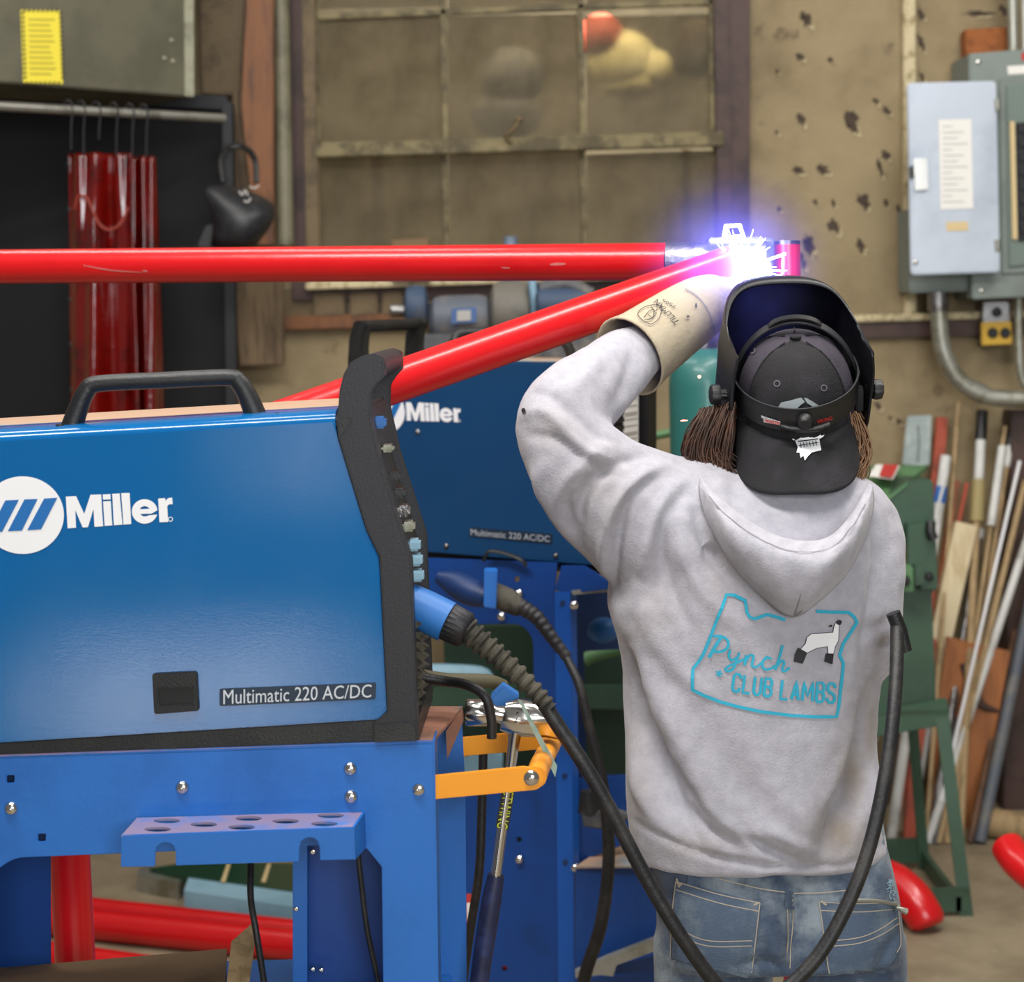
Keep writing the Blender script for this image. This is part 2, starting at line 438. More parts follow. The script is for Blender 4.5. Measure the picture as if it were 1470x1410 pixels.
for x0, x1, y0, y1 in ((448, 456, -250, 207), (630, 640, -250, 205), (828, 837, -250, 199), (1018, 1024, -250, 190)): muntin((x0, y0), (x1, y1), 9, YW-.02)
for x0, x1, y0, y1 in ((452, 460, 226, 412), (638, 643, 220, 408), (836, 842, 214, 404), (1028, 1034, 210, 400)): muntin((x0, y0), (x1, y1), 9, YW+.005)
ext('sash_rail', [(452, 398), (1040, 386), (1042, 402), (452, 415)], YW, .04, 'muntin', wn, bev=.003)
gm = mat('pane_glass', '9C917A', .3, col2='7A705A', scale=3, lo=.35, hi=.65, spec=.5, trans=.72)
nt = gm.node_tree; b_ = nt.nodes['Principled BSDF']; b_.inputs['IOR'].default_value = 1.12
for cx, (xa, xb) in enumerate(((456, 634), (642, 830), (840, 1020))):
    for (ya, yb) in ((-240, 12), (24, 204)):
        ext('pane', [(xa, ya), (xb, ya-4), (xb+3, yb-3), (xa+3, yb)], YW-.002, .004, gm, wn)
    ext('pane', [(xa+2, 222), (xb+4, 216), (xb+8, 392), (xa+6, 398)], YW+.02, .004, gm, wn)
tube('latch_lever', pt((748, 170, YW-.08), (738, 184, YW-.085), (726, 196, YW-.07), (735, 204, YW-.06)), .006, 'trim_tan', wn, sm=4)
ball('latch_pivot', U(745, 172, YW-.08), .012, 'trim_tan', wn)
st(ext('window_sill_1', [(438, 404), (1060, 386), (1062, 396), (438, 416)], YW-.09, .1, 'peel_edge', bev=.003))
st(ext('trim_5', [(405, 415), (1075, 398), (1075, 460), (405, 460)], YW-.012, .03, 'trim_tan', bev=.002))
st(ext('trim_6', [(405, 454), (1075, 438), (1075, 456), (405, 474)], YW-.045, .04, 'wood_red', bev=.003))
# behind the glass: made-up rounded shapes imitating vague reflections in the panes
def bk(px, py): return U(px, py, 6.5)
bm = bmesh.new(); addball(bm, bk(893, 88), .1, 20, (1.15, .6, 1.0)); addball(bm, bk(935, 100), .075, 16, (1, .6, .9)); addball(bm, bk(905, 118), .09, 16, (1.2, .5, .6))
o = tag(link('pale_blob', bm, mat('blob_yellow', 'E8DFA8', .8), ang=3), 'pale yellow rounded shape added behind the window pane as a vague blob', 'pale_blob')
o = tag(ball('red_blob', bk(862, 52), .075, mat('blob_red', 'C0503A', .6)), 'faded red ball shape added behind the window as a vague blob', 'ball')
bm = bmesh.new(); addball(bm, bk(735, 110), .1, 20, (1.1, .6, 1.0)); addball(bm, bk(728, 165), .1, 16, (1.2, .5, .8))
o = tag(link('dark_blob_pair', bm, 'grey_machine', ang=3), 'dark rounded shape added behind the middle window pane as a vague blob', 'blob_pair')
o = tag(ball('dark_blob', bk(995, 70), .09, 'peel', sc=(.9, .6, 1.1)), 'dark rounded shape added right of the pale one behind the window', 'lone_blob')
for i, px in enumerate((541, 985, 1226)):
    ww = (9, 6, 7)[i]
    o = ext('batten', [(px-ww, 214), (px+ww, 214), (px+ww+3, 420), (px-ww+3, 420)], 6.4, .02, 'trim_tan', bev=.002)
    tag(o, ('pale upright batten behind the lower left window pane', 'pale upright batten behind the lower right pane, nearer the middle', 'pale upright batten behind the right edge of the window')[i], 'batten')
    if i == 2: bpy.data.objects.remove(o)
# ------------------------------------------------------------------ left: cabinet, booth, curtains
PC = (6.35, .8)
cb = thing('steel_cabinet', 'olive grey steel wall cabinet with a yellow striped warning label', 'cabinet', U(140, 135, PC))
ext('body', [(-160, -260), (276, -260), (278, 139), (0, 118), (-160, 106)], PC, .35, 'cab_grey', cb, bev=.004)
ext('edge_strip', [(263, -260), (277, -260), (279, 139), (266, 138)], (PC[0]-.006, PC[1]), .005, 'cab_edge', cb, bev=.001)
sc_ = Surf(PC, off=.002)
bm = bmesh.new(); poly_to(bm, sc_, [(29, 14), (86, 15), (90, 121), (33, 119)], 3); decal('warning_label', bm, 'yellow_sign', cb)
bm = bmesh.new()
for k in range(16):
    y = 18+k*6.6
    for xx in (30+k*.25, 84+k*.25):
        if y < 116: poly_to(bm, sc_, [(xx, y), (xx+4, y-2), (xx+4, y+1.5), (xx, y+3.5)], 0, .003)
for k in range(8):
    for yy in (13.5, 117): poly_to(bm, sc_, [(34+k*6.6+(3 if yy > 50 else 0), yy), (37+k*6.6+(3 if yy > 50 else 0), yy), (35+k*6.6+(3 if yy > 50 else 0), yy+4), (32+k*6.6+(3 if yy > 50 else 0), yy+4)], 0, .003)
decal('hazard_stripes', bm, 'black', cb)
bm = bmesh.new()
for k in range(11): stroke_to(bm, sc_, [(40+k*.2, 28+k*7.8), (78+k*.2-(k*7) % 9, 28.6+k*7.8)], 2.4, 0, .003)
decal('printed_lines', bm, 'sign_line', cb)
bm = bmesh.new()
for x, y in ((236, 84), (248, 88), (246, 58)): addball(bm, U(x, y, PC), .006, 8)
link('rivets', bm, 'cab_edge', cb)
tag(ext('booth_screen', [(-160, 112), (330, 148), (342, 1213), (-160, 1222)], 5.95, .05, 'black_board', bev=.003), 'tall black booth panel behind the red curtains', 'panel')
o = tag(ext('booth_post', [(318, 147), (333, 147), (349, 1222), (334, 1222)], 5.88, .05, 'charcoal', bev=.003), 'charcoal upright post at the right edge of the black booth', 'post')
bm = bmesh.new(); poly_to(bm, Surf(5.95, off=.002), [(229, 299), (238, 299), (238, 303), (229, 303)]); poly_to(bm, Surf(5.95, off=.002), [(229, 308), (238, 308), (238, 312), (229, 312)])
# soffit under the cabinet
tag(ext('booth_header', [(-160, 108), (326, 138), (328, 158), (-160, 132)], 5.9, .04, 'charcoal', bev=.003), 'dark header board over the booth behind the rod', 'board')
rd = tag(tube('curtain_rod', pt((-120, 146, 5.15), (322, 170, 5.72)), .013, 'rod_metal'), 'galvanised rod with wire hooks above the red curtains', 'rod')
def rodp(px):
    t = (px+120)/442; y = 146+t*24; return U(px, y, 5.15+t*.57)
def pvc(name, x0, x1, xb0, xb1, ytop, ybot, dep, label, seed, loops=True):
    rr = random.Random(seed); t = thing(name, label, 'curtain', U((x0+x1)/2, ytop, dep), 'red curtain strips on the rod')
    bm = bmesh.new(); nx, ny = 44, 50; G = []
    for j in range(ny+1):
        v = j/ny; row = []
        for i in range(nx+1):
            u = i/nx; px = (x0*(1-v)+xb0*v)*(1-u)+(x1*(1-v)+xb1*v)*u; py = ytop+(ybot-ytop)*v
            p = U(px, py, dep); am = .016+.018*v
            p.y += am*math.sin(u*9.5+seed+v*.6)+.012*math.sin(u*21+v*2.2+seed)*(1-v*.4) + .03*math.exp(-((u-.45-.1*math.sin(v*5))**2)/.02)*math.exp(-((v-.25)**2)/.02)*(1 if loops else 0)
            row.append(bm.verts.new(p))
        G.append(row)
    for j in range(ny):
        for i in range(nx): bm.faces.new([G[j][i], G[j][i+1], G[j+1][i+1], G[j+1][i]])
    o = link('sheet', bm, 'pvc_red', t, ang=3); s = o.modifiers.new('s', 'SOLIDIFY'); s.thickness = .004
    # the hem with grommets
    e = bmesh.new(); 
    for k in range(7):
        a = U(x0+3+(xb0-x0)*k/6.5, ytop+16+(ybot-ytop)*k/6.5, dep-.04); lathe(e, [(.002, 0), (.005, 0), (.005, .002), (.002, .003)], a, (0, -1, 0), 12)
    link('grommets', e, 'charcoal', t)
    if loops:
        tube('fold_highlight', pt((107, 300, dep-.05), (112, 282, dep-.055), (125, 285, dep-.06), (140, 318, dep-.06), (155, 330, dep-.06), (172, 322, dep-.06), (184, 298, dep-.05)), .0035, mat('highlight_red', '8A3222', .5), t, sm=5)  # lighter red tube imitating the highlight along a curtain fold
    return t
pvc('red_curtain', 95, 190, 100, 206, 220, 640, 5.5, 'wide glossy red vinyl curtain strip hanging on the left', 1)
pvc('red_curtain', 178, 222, 186, 232, 225, 640, 5.62, 'narrow dull red vinyl curtain strip hanging behind the wide one', 4, False)
for i, (px, yb, lab) in enumerate(((98, 215, 'leftmost wire hook on the rod, over the outer edge of the wide curtain'), (116, 224, 'second wire hook from the left on the curtain rod'), (138, 200, 'short empty wire hook left of the middle of the rod'), (163, 224, 'wire hook holding the middle of the wide red curtain'), (186, 222, 'wire hook between the two red curtains'), (206, 226, 'rightmost wire hook, holding the narrow red curtain'))):
    a = rodp(px); bm = bmesh.new(); r = .024; P = []
    for k in range(10):
        t = -.4+k*.42; P.append(a+Vector((-math.cos(t)*r*.5+.004, -.02+.0*k, math.sin(t)*r)))
    q = U(px+4, yb, a.y-.02); P += [a+Vector((.010, -.02, -.05)), Vector((q.x, a.y-.02, q.z))]
    tag(tube('wire_hook', P, .0026, 'wire', sm=2, seg=8), lab, 'hook', 'wire hooks on the curtain rod')
# boards and conduit beside the booth
tag(ext('timber_board', [(334, 130), (404, 130), (407, 524), (344, 526), (334, 400)], 5.98, .04, 'wood_grey', bev=.004), 'weathered brown board standing right of the black booth', 'board')
tag(ext('timber_board', [(362, -200), (392, -200), (392, 352), (368, 352), (346, 150)], 5.9, .05, 'wood_red', bev=.004), 'orange brown timber board behind the hanging helmet', 'board')
tag(ext('timber_board', [(280, -200), (360, -200), (345, 138), (290, 134)], 6.03, .03, 'trim_tan', bev=.004), 'dull brown board between the steel cabinet and the orange timber', 'board')
tag(tube('painted_pipe', pt((398, -240, 5.98), (410, 352, 5.98)), .026, 'conduit_paint'), 'olive painted pipe running down left of the window', 'pipe')
# hanging helmet
hh = thing('spare_welding_helmet', 'black welding helmet hanging on the booth corner left of the window', 'welding helmet', U(340, 345, 5.6))
bm = bmesh.new(); prof = []
Gs = []
for j, (cx, cy, wx_, wy_) in enumerate(((310, 268, 12, 8), (318, 272, 26, 14), (334, 282, 40, 22), (346, 294, 46, 30), (350, 310, 45, 34), (346, 330, 40, 30), (336, 350, 34, 22))):
    c = U(cx, cy, 5.55); ring = []
    for k in range(20):
        t = 2*PI*k/20; ring.append(bm.verts.new(U(cx+wx_*math.cos(t), cy+wy_*.35*math.sin(t)+j*0, 5.55) + Vector((0, -.09*math.sin(t)*wy_/34, 0))))
    Gs.append(ring)
for a, b in zip(Gs, Gs[1:]):
    for k in range(20): bm.faces.new([a[k], a[(k+1) % 20], b[(k+1) % 20], b[k]])
bm.faces.new(Gs[0][::-1]); bm.faces.new(Gs[-1])
link('shell', bm, mat('helmet_old', '1B1C20', .45, col2='2A2B2E', scale=20), hh, ang=3)
tube('headband', pt((322, 262, 5.56), (318, 232, 5.6), (330, 212, 5.64), (352, 212, 5.64), (366, 230, 5.6), (368, 262, 5.56)), .009, 'plastic_black', hh, sm=4, flat=.5)
tube('crown_strap', pt((316, 216, 5.58), (340, 206, 5.62), (362, 218, 5.58)), .007, 'plastic_black', hh, sm=4, flat=.5)
ext('lower_dark_plate', [(282, 356), (296, 322), (350, 322), (372, 358)], 5.58, .08, 'plastic_black', hh, r=8, bev=.004)  # black plate below the shell
bm = bmesh.new()
for P in ([(343, 274), (348, 280), (352, 273), (356, 281)], [(350, 288), (356, 290), (360, 284)], [(358, 268), (366, 270), (372, 266)]): stroke_to(bm, Surf(5.455), P, 2.2, 3)
decal('marker_scribble', bm, 'label_grey_text', hh)
# ------------------------------------------------------------------ clutter under the window
gr = thing('bench_grinder', 'dusty grey bench grinder with a blue and white label under the window', 'grinder', U(680, 520, 5.3))
def hcyl(name, cx, cy, Y, rpx, lpx, m, parent, rounded=.3, tilt=0):
    s = Y/F; r = rpx*s; l = lpx*s; c = U(cx, cy, Y); bm = bmesh.new()
    prof = [(0, -l/2), (r*.6, -l/2), (r*.92, -l/2+r*rounded*.4), (r, -l/2+r*rounded), (r, l/2-r*rounded), (r*.92, l/2-r*rounded*.4), (r*.6, l/2), (0, l/2)]
    lathe(bm, prof, c, (1, 0, tilt), 24); return link(name, bm, m, parent)
hcyl('motor', 662, 458, 5.3, 34, 92, 'grey_motor', gr, .6)
hcyl('wheel_guard', 734, 448, 5.28, 44, 60, mat('guard_grey', '68645C', .6, col2='504C48', scale=8), gr, .3)
hcyl('wheel_guard', 598, 442, 5.3, 32, 34, 'dusty_blue', gr, .3)
hcyl('shaft_nut', 573, 446, 5.3, 10, 26, 'steel', gr, .3)
tube('guard_band', pt((764, 404, 5.22), (767, 430, 5.2), (770, 470, 5.22)), .012, mat('band_blue', '6C8CA0', .5), gr, sm=3)
ext('base', [(600, 480), (790, 476), (800, 520), (590, 522)], 5.24, .14, 'grey_machine', gr, r=10, bev=.006)
bm = bmesh.new(); poly_to(bm, Surf(5.225), [(648, 443), (684, 441), (684, 463), (648, 465)], 2); decal('rating_label', bm, mat('label_blue', '3F5E90', .5), gr)
bm = bmesh.new(); poly_to(bm, Surf(5.222), [(656, 446), (676, 445), (676, 460), (656, 461)], 1); decal('label_panel', bm, 'label_grey_text', gr)
vs = thing('drill_vise', 'dark grey dusty vise right of the bench grinder, behind the red pipe', 'vise', U(815, 520, 5.2))
hcyl('jaw', 812, 436, 5.2, 24, 86, 'dusty_blue', vs, .4)
ext('stand', [(790, 452), (850, 450), (862, 522), (775, 524)], 5.16, .1, 'grey_machine', vs, r=6, bev=.006)
tube('arm', pt((775, 416, 5.2), (812, 408, 5.2), (850, 424, 5.18)), .02, 'grey_machine', vs, sm=4)
bt = thing('workbench', 'dark workbench under the window behind the blue machines', 'workbench', U(700, 900, 5.3))
box('bench_top', (U(540, 530, 5.0).x, 5.0, U(700, 528, 5.2).z-.05), (U(900, 530, 5).x, 5.55, U(700, 526, 5.2).z), 'wood_brown', bt)
for px in (575, 880):
    for Y in (5.05, 5.45): a = U(px, 700, Y); box('leg', (a.x-.03, Y, 0), (a.x+.03, Y+.06, U(700, 526, 5.2).z-.05), 'trim_tan', bt)
tag(ext('cardboard_box', [(562, 344), (616, 341), (618, 404), (562, 404)], 5.98, .1, 'cardboard', bev=.003), 'small cardboard box on the window ledge behind the red pipe', 'box')
tag(tube('oil_bottle', pt((733, 404, 5.98), (733, 362, 5.98), (733, 352, 5.98), (733, 340, 5.98)), [.03, .03, .022, .02], mat('bottle_blue', '68788C', .5), seg=16), 'bluish bottle on the window ledge above the grinder', 'bottle')
for i, (x, l) in enumerate(((468, 'leftmost dusty block in the recess under the window sill'), (520, 'wide dusty block in the recess under the window sill'), (566, 'small dusty block in the recess, beside the grinder'))):
    tag(ext('brick_block', [(x-18, 420-i), (x+(26, 22, 12)[i], 419-i), (x+(26, 22, 12)[i], 455-i), (x-18, 456-i)], YW-.045, .03, 'trim_tan', bev=.006), l, 'block')
# teal cylinder
c = U(1010, 560, 4.6); c = Vector((c.x, 4.6, 0)); zt = U(1010, 498, 4.6).z
cy = thing('gas_cylinder', 'teal gas cylinder standing behind the welder\'s shoulder', 'gas cylinder', c)
turned('tank', [(0, 0), (.078, 0), (.082, .01), (.082, zt-.09), (.078, zt-.055), (.062, zt-.025), (.04, zt-.006), (.022, zt), (0, zt)], c, 'teal', cy)
turned('collar', [(.034, 0), (.034, .03), (.02, .035), (0, .035)], c+Vector((0, 0, zt-.006)), 'steel', cy)
tag(tube('green_rail', pt((900, 634, 4.9), (968, 620, 4.9), (1010, 615, 4.9)), .011, 'green_machine_light'), 'thin green rail running behind the teal cylinder', 'rail')
# ------------------------------------------------------------------ breaker panel
bp = thing('breaker_panel', 'grey electrical breaker panel with its silver door swung open', 'breaker panel', U(1420, 425, 5.9))
ext('box', [(1391, 77), (1530, 66), (1534, 424), (1396, 430)], 5.86, .23, 'panel_grey', bp, bev=.004)
ext('lower_box', [(1304, 300), (1396, 300), (1397, 418), (1306, 421)], 5.92, .17, 'panel_grey', bp, bev=.004)
dr = ext('door', [(1303, 119), (1430, 116), (1436, 391), (1308, 395)], 5.8, .022, 'galv_door', bp, r=7, bev=.004)
d_ = Surf(5.8, off=.002)
def dec(name, parts, m, parent, surf, r=0, off=None, split=0):
    bm = bmesh.new()
    for P in parts: poly_to(bm, surf, P, r, off, split)
    return decal(name, bm, m, parent)
dec('circuit_directory', [[(1347, 172), (1394, 171), (1397, 299), (1350, 301)]], 'label_white', bp, d_)
bm = bmesh.new()
for k in range(14): stroke_to(bm, d_, [(1353, 182+k*8.3), (1353+(14, 30, 22, 36)[k % 4], 181.5+k*8.3)], 1.2, 0, .003)
decal('directory_lines', bm, 'label_grey_text', bp)
dec('tan_sticker', [[(1358, 319), (1389, 318), (1390, 331), (1359, 332)]], 'label_tan', bp, d_)
ext('latch', [(1312, 228), (1331, 227), (1333, 272), (1314, 273)], 5.785, .02, 'steel_bright', bp, r=3, bev=.003)
ext('latch_pull', [(1307, 238), (1313, 238), (1313, 256), (1307, 256)], 5.79, .012, 'plastic_black', bp, r=2)
for y in (150, 352): tube('hinge', pt((1431, y-8, 5.80), (1432, y+8, 5.80)), .008, 'galv', bp)
ext('trim_frame', [(1434, 112), (1530, 104), (1534, 388), (1438, 394)], 5.85, .02, 'panel_grey', bp, bev=.004)
ext('inner_frame', [(1444, 122), (1530, 116), (1534, 376), (1448, 384)], 5.84, .02, mat('panel_inner', '6C7A72', .5), bp, bev=.004)
ext('breaker_strip', [(1450, 174), (1457, 174), (1461, 344), (1454, 344)], 5.83, .012, 'label_tan', bp, bev=.002)
ext('breaker_bank', [(1459, 176), (1530, 172), (1534, 340), (1463, 346)], 5.83, .012, 'black', bp, bev=.002)
for k in range(8): ext('breaker_switch', [(1462+k*.4, 180+k*20.5), (1476+k*.4, 179.5+k*20.5), (1476+k*.4, 190+k*20.5), (1462+k*.4, 190.5+k*20.5)], 5.822, .01, 'charcoal', bp, bev=.002)
bm = bmesh.new()
for x, y, Y in ((1404, 89, 5.86), (1409, 417, 5.86), (1314, 377, 5.8)): addball(bm, U(x, y, Y), .008, 10, (1, .5, 1))
link('screws', bm, 'steel_bright', bp)
dec('panel_label', [[(1446, 95), (1500, 92), (1500, 104), (1447, 107)]], 'label_white', bp, Surf(5.86))
dec('red_tick', [[(1466, 76), (1480, 75), (1480, 86), (1466, 87)]], 'red_label', bp, Surf(5.86))
tag(ext('cork_block', [(1386, 42), (1447, 38), (1447, 120), (1388, 122)], 6.02, .07, 'cork', bev=.004), 'orange brown wooden block on the wall above the breaker panel', 'block')
tag(tube('conduit', pt((1449, -240, 5.95), (1455, 78, 5.95)), .017, 'galv'), 'steel conduit rising from the top of the breaker panel', 'conduit')
tag(tube('conduit', pt((1468, -240, 5.93), (1474, 78, 5.93)), .012, 'plastic_white'), 'white conduit rising at the right edge above the breaker panel', 'conduit')
cu = thing('bent_conduit', 'silver bent conduit sweeping right below the open panel door', 'conduit', U(1350, 440, 5.93))
tube('pipe', pt((1347, 428, 5.93), (1349, 470, 5.93), (1355, 505, 5.93), (1372, 540, 5.93), (1400, 562, 5.93), (1435, 572, 5.93), (1520, 574, 5.93)), .026, 'galv', cu, sm=6, seg=18)
tube('coupling', pt((1346, 420, 5.93), (1347, 446, 5.93)), .031, 'steel', cu)
tube('coupling', pt((1395, 559, 5.93), (1412, 567, 5.93)), .03, 'galv', cu)
tag(tube('conduit', pt((1462, 424, 5.95), (1463, 500, 5.95), (1468, 545, 5.95), (1490, 570, 5.95)), .013, 'galv', sm=5), 'thin silver conduit dropping right of the yellow outlet', 'conduit')
ou = thing('power_outlet', 'yellow duplex power outlet under the breaker panel', 'outlet', U(1431, 494, 5.98))
ext('box', [(1412, 434), (1449, 433), (1450, 494), (1412, 495)], 6.0, .09, 'steel', ou, bev=.003)
ext('yellow_cover', [(1409, 463), (1452, 461), (1453, 494), (1410, 496)], 5.98, .02, 'outlet_yellow', ou, r=2, bev=.002)
for x in (1425, 1443): turned('socket', [(0, .006), (.013, .006), (.016, .003), (.016, 0)], U(x, 478, 5.978), 'black', ou, (0, -1, 0))
turned('toggle', [(0, .01), (.013, .008), (.016, 0)], U(1431, 448, 5.998), 'black', ou, (0, -1, 0))
# ------------------------------------------------------------------ green machine on its stand
gmn = thing('green_shear', 'dark green machine on an angle-iron stand right of the person', 'metal shear', UZ(1330, 1330, 0))
YG = 5.05
ext('body', [(1215, 700), (1275, 711), (1302, 691), (1340, 690), (1346, 846), (1338, 850), (1344, 1006), (1215, 1030)], YG, .28, 'green_machine', gmn, bev=.004)
bm = bmesh.new(); P = [U(1215, 695, YG-.005), U(1275, 712, YG-.005), U(1303, 691, YG-.005), U(1331, 668, YG+.24), U(1215, 668, YG+.24)]
A = [bm.verts.new(p) for p in P]; B = [bm.verts.new(p-Vector((0, 0, .012))) for p in P]
bm.faces.new(A); bm.faces.new(B[::-1]); [bm.faces.new([A[i-1], A[i], B[i], B[i-1]]) for i in range(5)]
link('sloped_top', bm, 'green_machine_light', gmn)
bm = bmesh.new(); P = [U(1246, 690, YG+.04), U(1282, 695, YG+.03), U(1292, 675, YG+.17), U(1258, 673, YG+.17)]; [setattr(p, 'z', p.z+.012) for p in P]; bm.faces.new([bm.verts.new(p) for p in P]); decal('label', bm, 'label_white', gmn)
bm = bmesh.new(); P = [U(1262, 692, YG+.04), U(1281, 694, YG+.03), U(1290, 676, YG+.165), U(1268, 675, YG+.165)]; [setattr(p, 'z', p.z+.016) for p in P]; bm.faces.new([bm.verts.new(p) for p in P]); decal('red_warning', bm, 'red_label', gmn)
ext('side_plate', [(1303, 753), (1343, 750), (1347, 846), (1322, 848), (1318, 812), (1303, 812)], YG-.05, .05, 'green_machine', gmn, bev=.003)
ext('clamp_block', [(1284, 815), (1311, 813), (1312, 850), (1284, 851)], YG-.09, .09, 'green_machine_light', gmn, bev=.003)
ext('clamp_block', [(1313, 812), (1327, 811), (1328, 840), (1313, 842)], YG-.07, .07, 'green_machine', gmn, bev=.003)
turned('bolt', [(0, .012), (.012, .01), (.014, 0)], U(1299, 834, YG-.09), 'black', gmn, (0, -1, 0))
tube('lever', pt((1336, 750, YG-.055), (1336, 764, YG-.07), (1340, 774, YG-.07)), .013, 'plastic_black', gmn)
turned('bolt', [(0, .01), (.01, .008), (.012, 0)], U(1334, 828, YG-.05), 'black', gmn, (0, -1, 0))
ext('shear_blade', [(1293, 786), (1302, 785), (1303, 808), (1294, 809)], YG-.02, .02, 'wood_orange', gmn)
sd = thing('machine_stand', 'green angle-iron stand carrying the dark green machine', 'stand', UZ(1378, 1318, 0))
ext('apron', [(1215, 1031), (1360, 1003), (1365, 1040), (1215, 1066)], YG-.03, .02, 'green_machine', sd, bev=.003)
box('table_plate', (U(1215, 1030, YG-.03).x, YG-.03, U(1300, 1019, YG).z-.012), (U(1361, 1005, YG-.03).x, YG+.33, U(1300, 1016, YG).z), 'green_machine', sd)
q0 = U(1353, 1030, YG-.03); q1 = UZ(1388, 1316, 0)
def leg(x0, y0, x1, y1, w=.035, d=.035):
    bm = bmesh.new(); z0 = q0.z; R_ = []
    for x, y, z in ((x0, y0, z0), (x1, y1, 0)): R_.append([bm.verts.new((x+a*w, y+b*d, z)) for a, b in ((-.5, 0), (.5, 0), (.5, 1), (.2, 1), (.2, .2), (-.5, .2))])
    for k in range(6): bm.faces.new([R_[0][k-1], R_[0][k], R_[1][k], R_[1][k-1]])
    bm.faces.new(R_[0]); bm.faces.new(R_[1][::-1]); return link('leg', bm, 'green_machine', sd)
leg(q0.x, YG-.03, q1.x, q1.y); leg(q0.x-.02, YG+.28, q1.x-.02, q1.y+.42, .03)
leg(q0.x-.34, YG-.03, q1.x-.62, q1.y); leg(q0.x-.34, YG+.28, q1.x-.6, q1.y+.42, .03)
box('lower_rail', (q1.x-.6, q1.y+.42, .02), (q1.x-.01, q1.y+.44, .09), 'green_machine', sd)
box('side_rail', (q1.x-.03, q1.y+.0, .01), (q1.x-.012, q1.y+.44, .055), 'green_machine', sd)
box('lower_rail', (q1.x-.6, q1.y, .012), (q1.x+.01, q1.y+.02, .075), 'green_machine', sd)
# ------------------------------------------------------------------ sticks, pipes and boards leaning on the wall
def lean(name, x0, y0, x1, y1, wpx, m, label, cat_, Y0=6.03, Y1=5.75, flat=None, group='sticks and boards leaning on the back wall', parts=()):
    """top pixel, lower pixel; carried on down to the floor"""
    a = U(x0, y0, Y0); d = (U(x1, y1, Y1*.7+Y0*.3)-a); 
    e = UZ(x1+(x1-x0)*.0, y1, 0) if y1 > 1150 else None
    if e is None:
        k = (1212-y0)/(y1-y0); xe = x0+(x1-x0)*k; e = UZ(xe, 1212, 0)
    b = e.copy(); r = wpx*6/F/2
    b.z = 0 if flat else r*.3
    t = (b-a).normalized()
    if flat:
        bm = bmesh.new(); q = Vector((1, 0, 0)); q = (q-t*q.dot(t)).normalized(); n = t.cross(q).normalized(); R_ = []
        for p in (a, b): R_.append([bm.verts.new(p+q*r*i+n*flat*j) for i, j in ((-1, -.5), (1, -.5), (1, .5), (-1, .5))])
        for k in range(4): bm.faces.new([R_[0][k-1], R_[0][k], R_[1][k], R_[1][k-1]])
        bm.faces.new(R_[0]); bm.faces.new(R_[1][::-1]); bmesh.ops.recalc_face_normals(bm, faces=bm.faces[:])
        bmesh.ops.bevel(bm, geom=bm.edges[:], offset=.002, segments=1, affect='EDGES')
    else: bm = bmesh.new(); addtube(bm, [a, b], r, 12)
    if not parts: return tag(link(name, bm, m), label, cat_, group)
    T = thing(name, label, cat_, b, group); link('shaft', bm, m, T)
    L_ = (b-a).length
    for pn, s0, s1, rr_, pm in parts:
        sc2 = L_/max(1, (1212-y0)); tube(pn, [a+t*s0*sc2, a+t*s1*sc2], rr_*6/F/2, pm, T)
    return T
lean('dowel', 1376, 577, 1362, 764, 6.5, 'wood_pale', 'thin tan dowel leaning just right of the clear plastic bag', 'dowel', 6.04)
lean('timber_strip', 1352, 600, 1334, 830, 17, 'brick_red', 'broad reddish board leaning behind the clear plastic bag', 'board', 6.05, flat=.02)
lean('timber_strip', 1372, 690, 1350, 850, 11, mat('orange_wood', 'A3552C', .6, col2='7E4426', scale=8), 'narrow orange brown strip left of the pale plank', 'strip', 6.02, flat=.02)
lean('timber_strip', 1388, 693, 1366, 800, 6, 'brick_red', 'thin red strip behind the top of the pale plank', 'strip', 6.0, flat=.01)
lean('fibre_rod', 1360, 677, 1340, 752, 4, 'plastic_white', 'thin white rod crossing the blue banded tube', 'rod', 5.86)
lean('paper_tube', 1358, 655, 1343, 760, 15, 'plastic_white', 'white tube with a blue band beside the green machine', 'tube', 5.95, parts=(('blue_band', 46, 70, 16.5, 'blue_cart'),))
lean('plank', 1386, 752, 1287, 1192, 31, 'wood_light', 'wide pale wooden plank leaning in front of the sticks', 'plank', 5.9, flat=.045)
lean('steel_pipe', 1406, 768, 1385, 900, 11, 'steel', 'dull steel pipe with a white cap right of the pale plank', 'pipe', 5.98, parts=(('white_cap', -8, 6, 13, 'plastic_white'),))
lean('steel_bar', 1398, 800, 1383, 915, 13, 'grey_machine', 'flat grey bar half hidden behind the pale plank', 'bar', 6.03, flat=.015)
lean('wrapped_handle', 1410, 590, 1402, 745, 11, 'wood_pale', 'black topped handle wrapped in white above a tan sleeve', 'handle', 6.03, parts=(('black_grip', 0, 44, 17, 'plastic_black'), ('white_wrap', 44, 106, 14, 'plastic_white'), ('tan_sleeve', 104, 165, 19, mat('sleeve_tan', '9B8B5C', .6))))
lean('broomstick', 1443, 612, 1404, 886, 6, 'wood_pale', 'brown stick with a long white sleeve, left of the black topped one', 'stick', 6.0, parts=(('white_sleeve', 30, 148, 12, 'plastic_white'),))
lean('broomstick', 1456, 596, 1425, 800, 7, 'wood_pale', 'brown stick with a black top and short white band', 'stick', 6.03, parts=(('black_top', 4, 46, 15, 'plastic_black'), ('white_band', 46, 78, 10, 'plastic_white')))
lean('white_rod', 1464, 662, 1404, 921, 5, 'white_print', 'long bright white rod slanting down to the orange plywood', 'rod', 5.9)
lean('bamboo_pole', 1472, 690, 1417, 921, 9, 'wood_pale', 'thick tan pole right of the bright white rod', 'pole', 5.94)
lean('bamboo_pole', 1450, 700, 1395, 921, 7, 'wood_brown', 'dark brown pole between the white sleeved stick and the white rod', 'pole', 6.04)
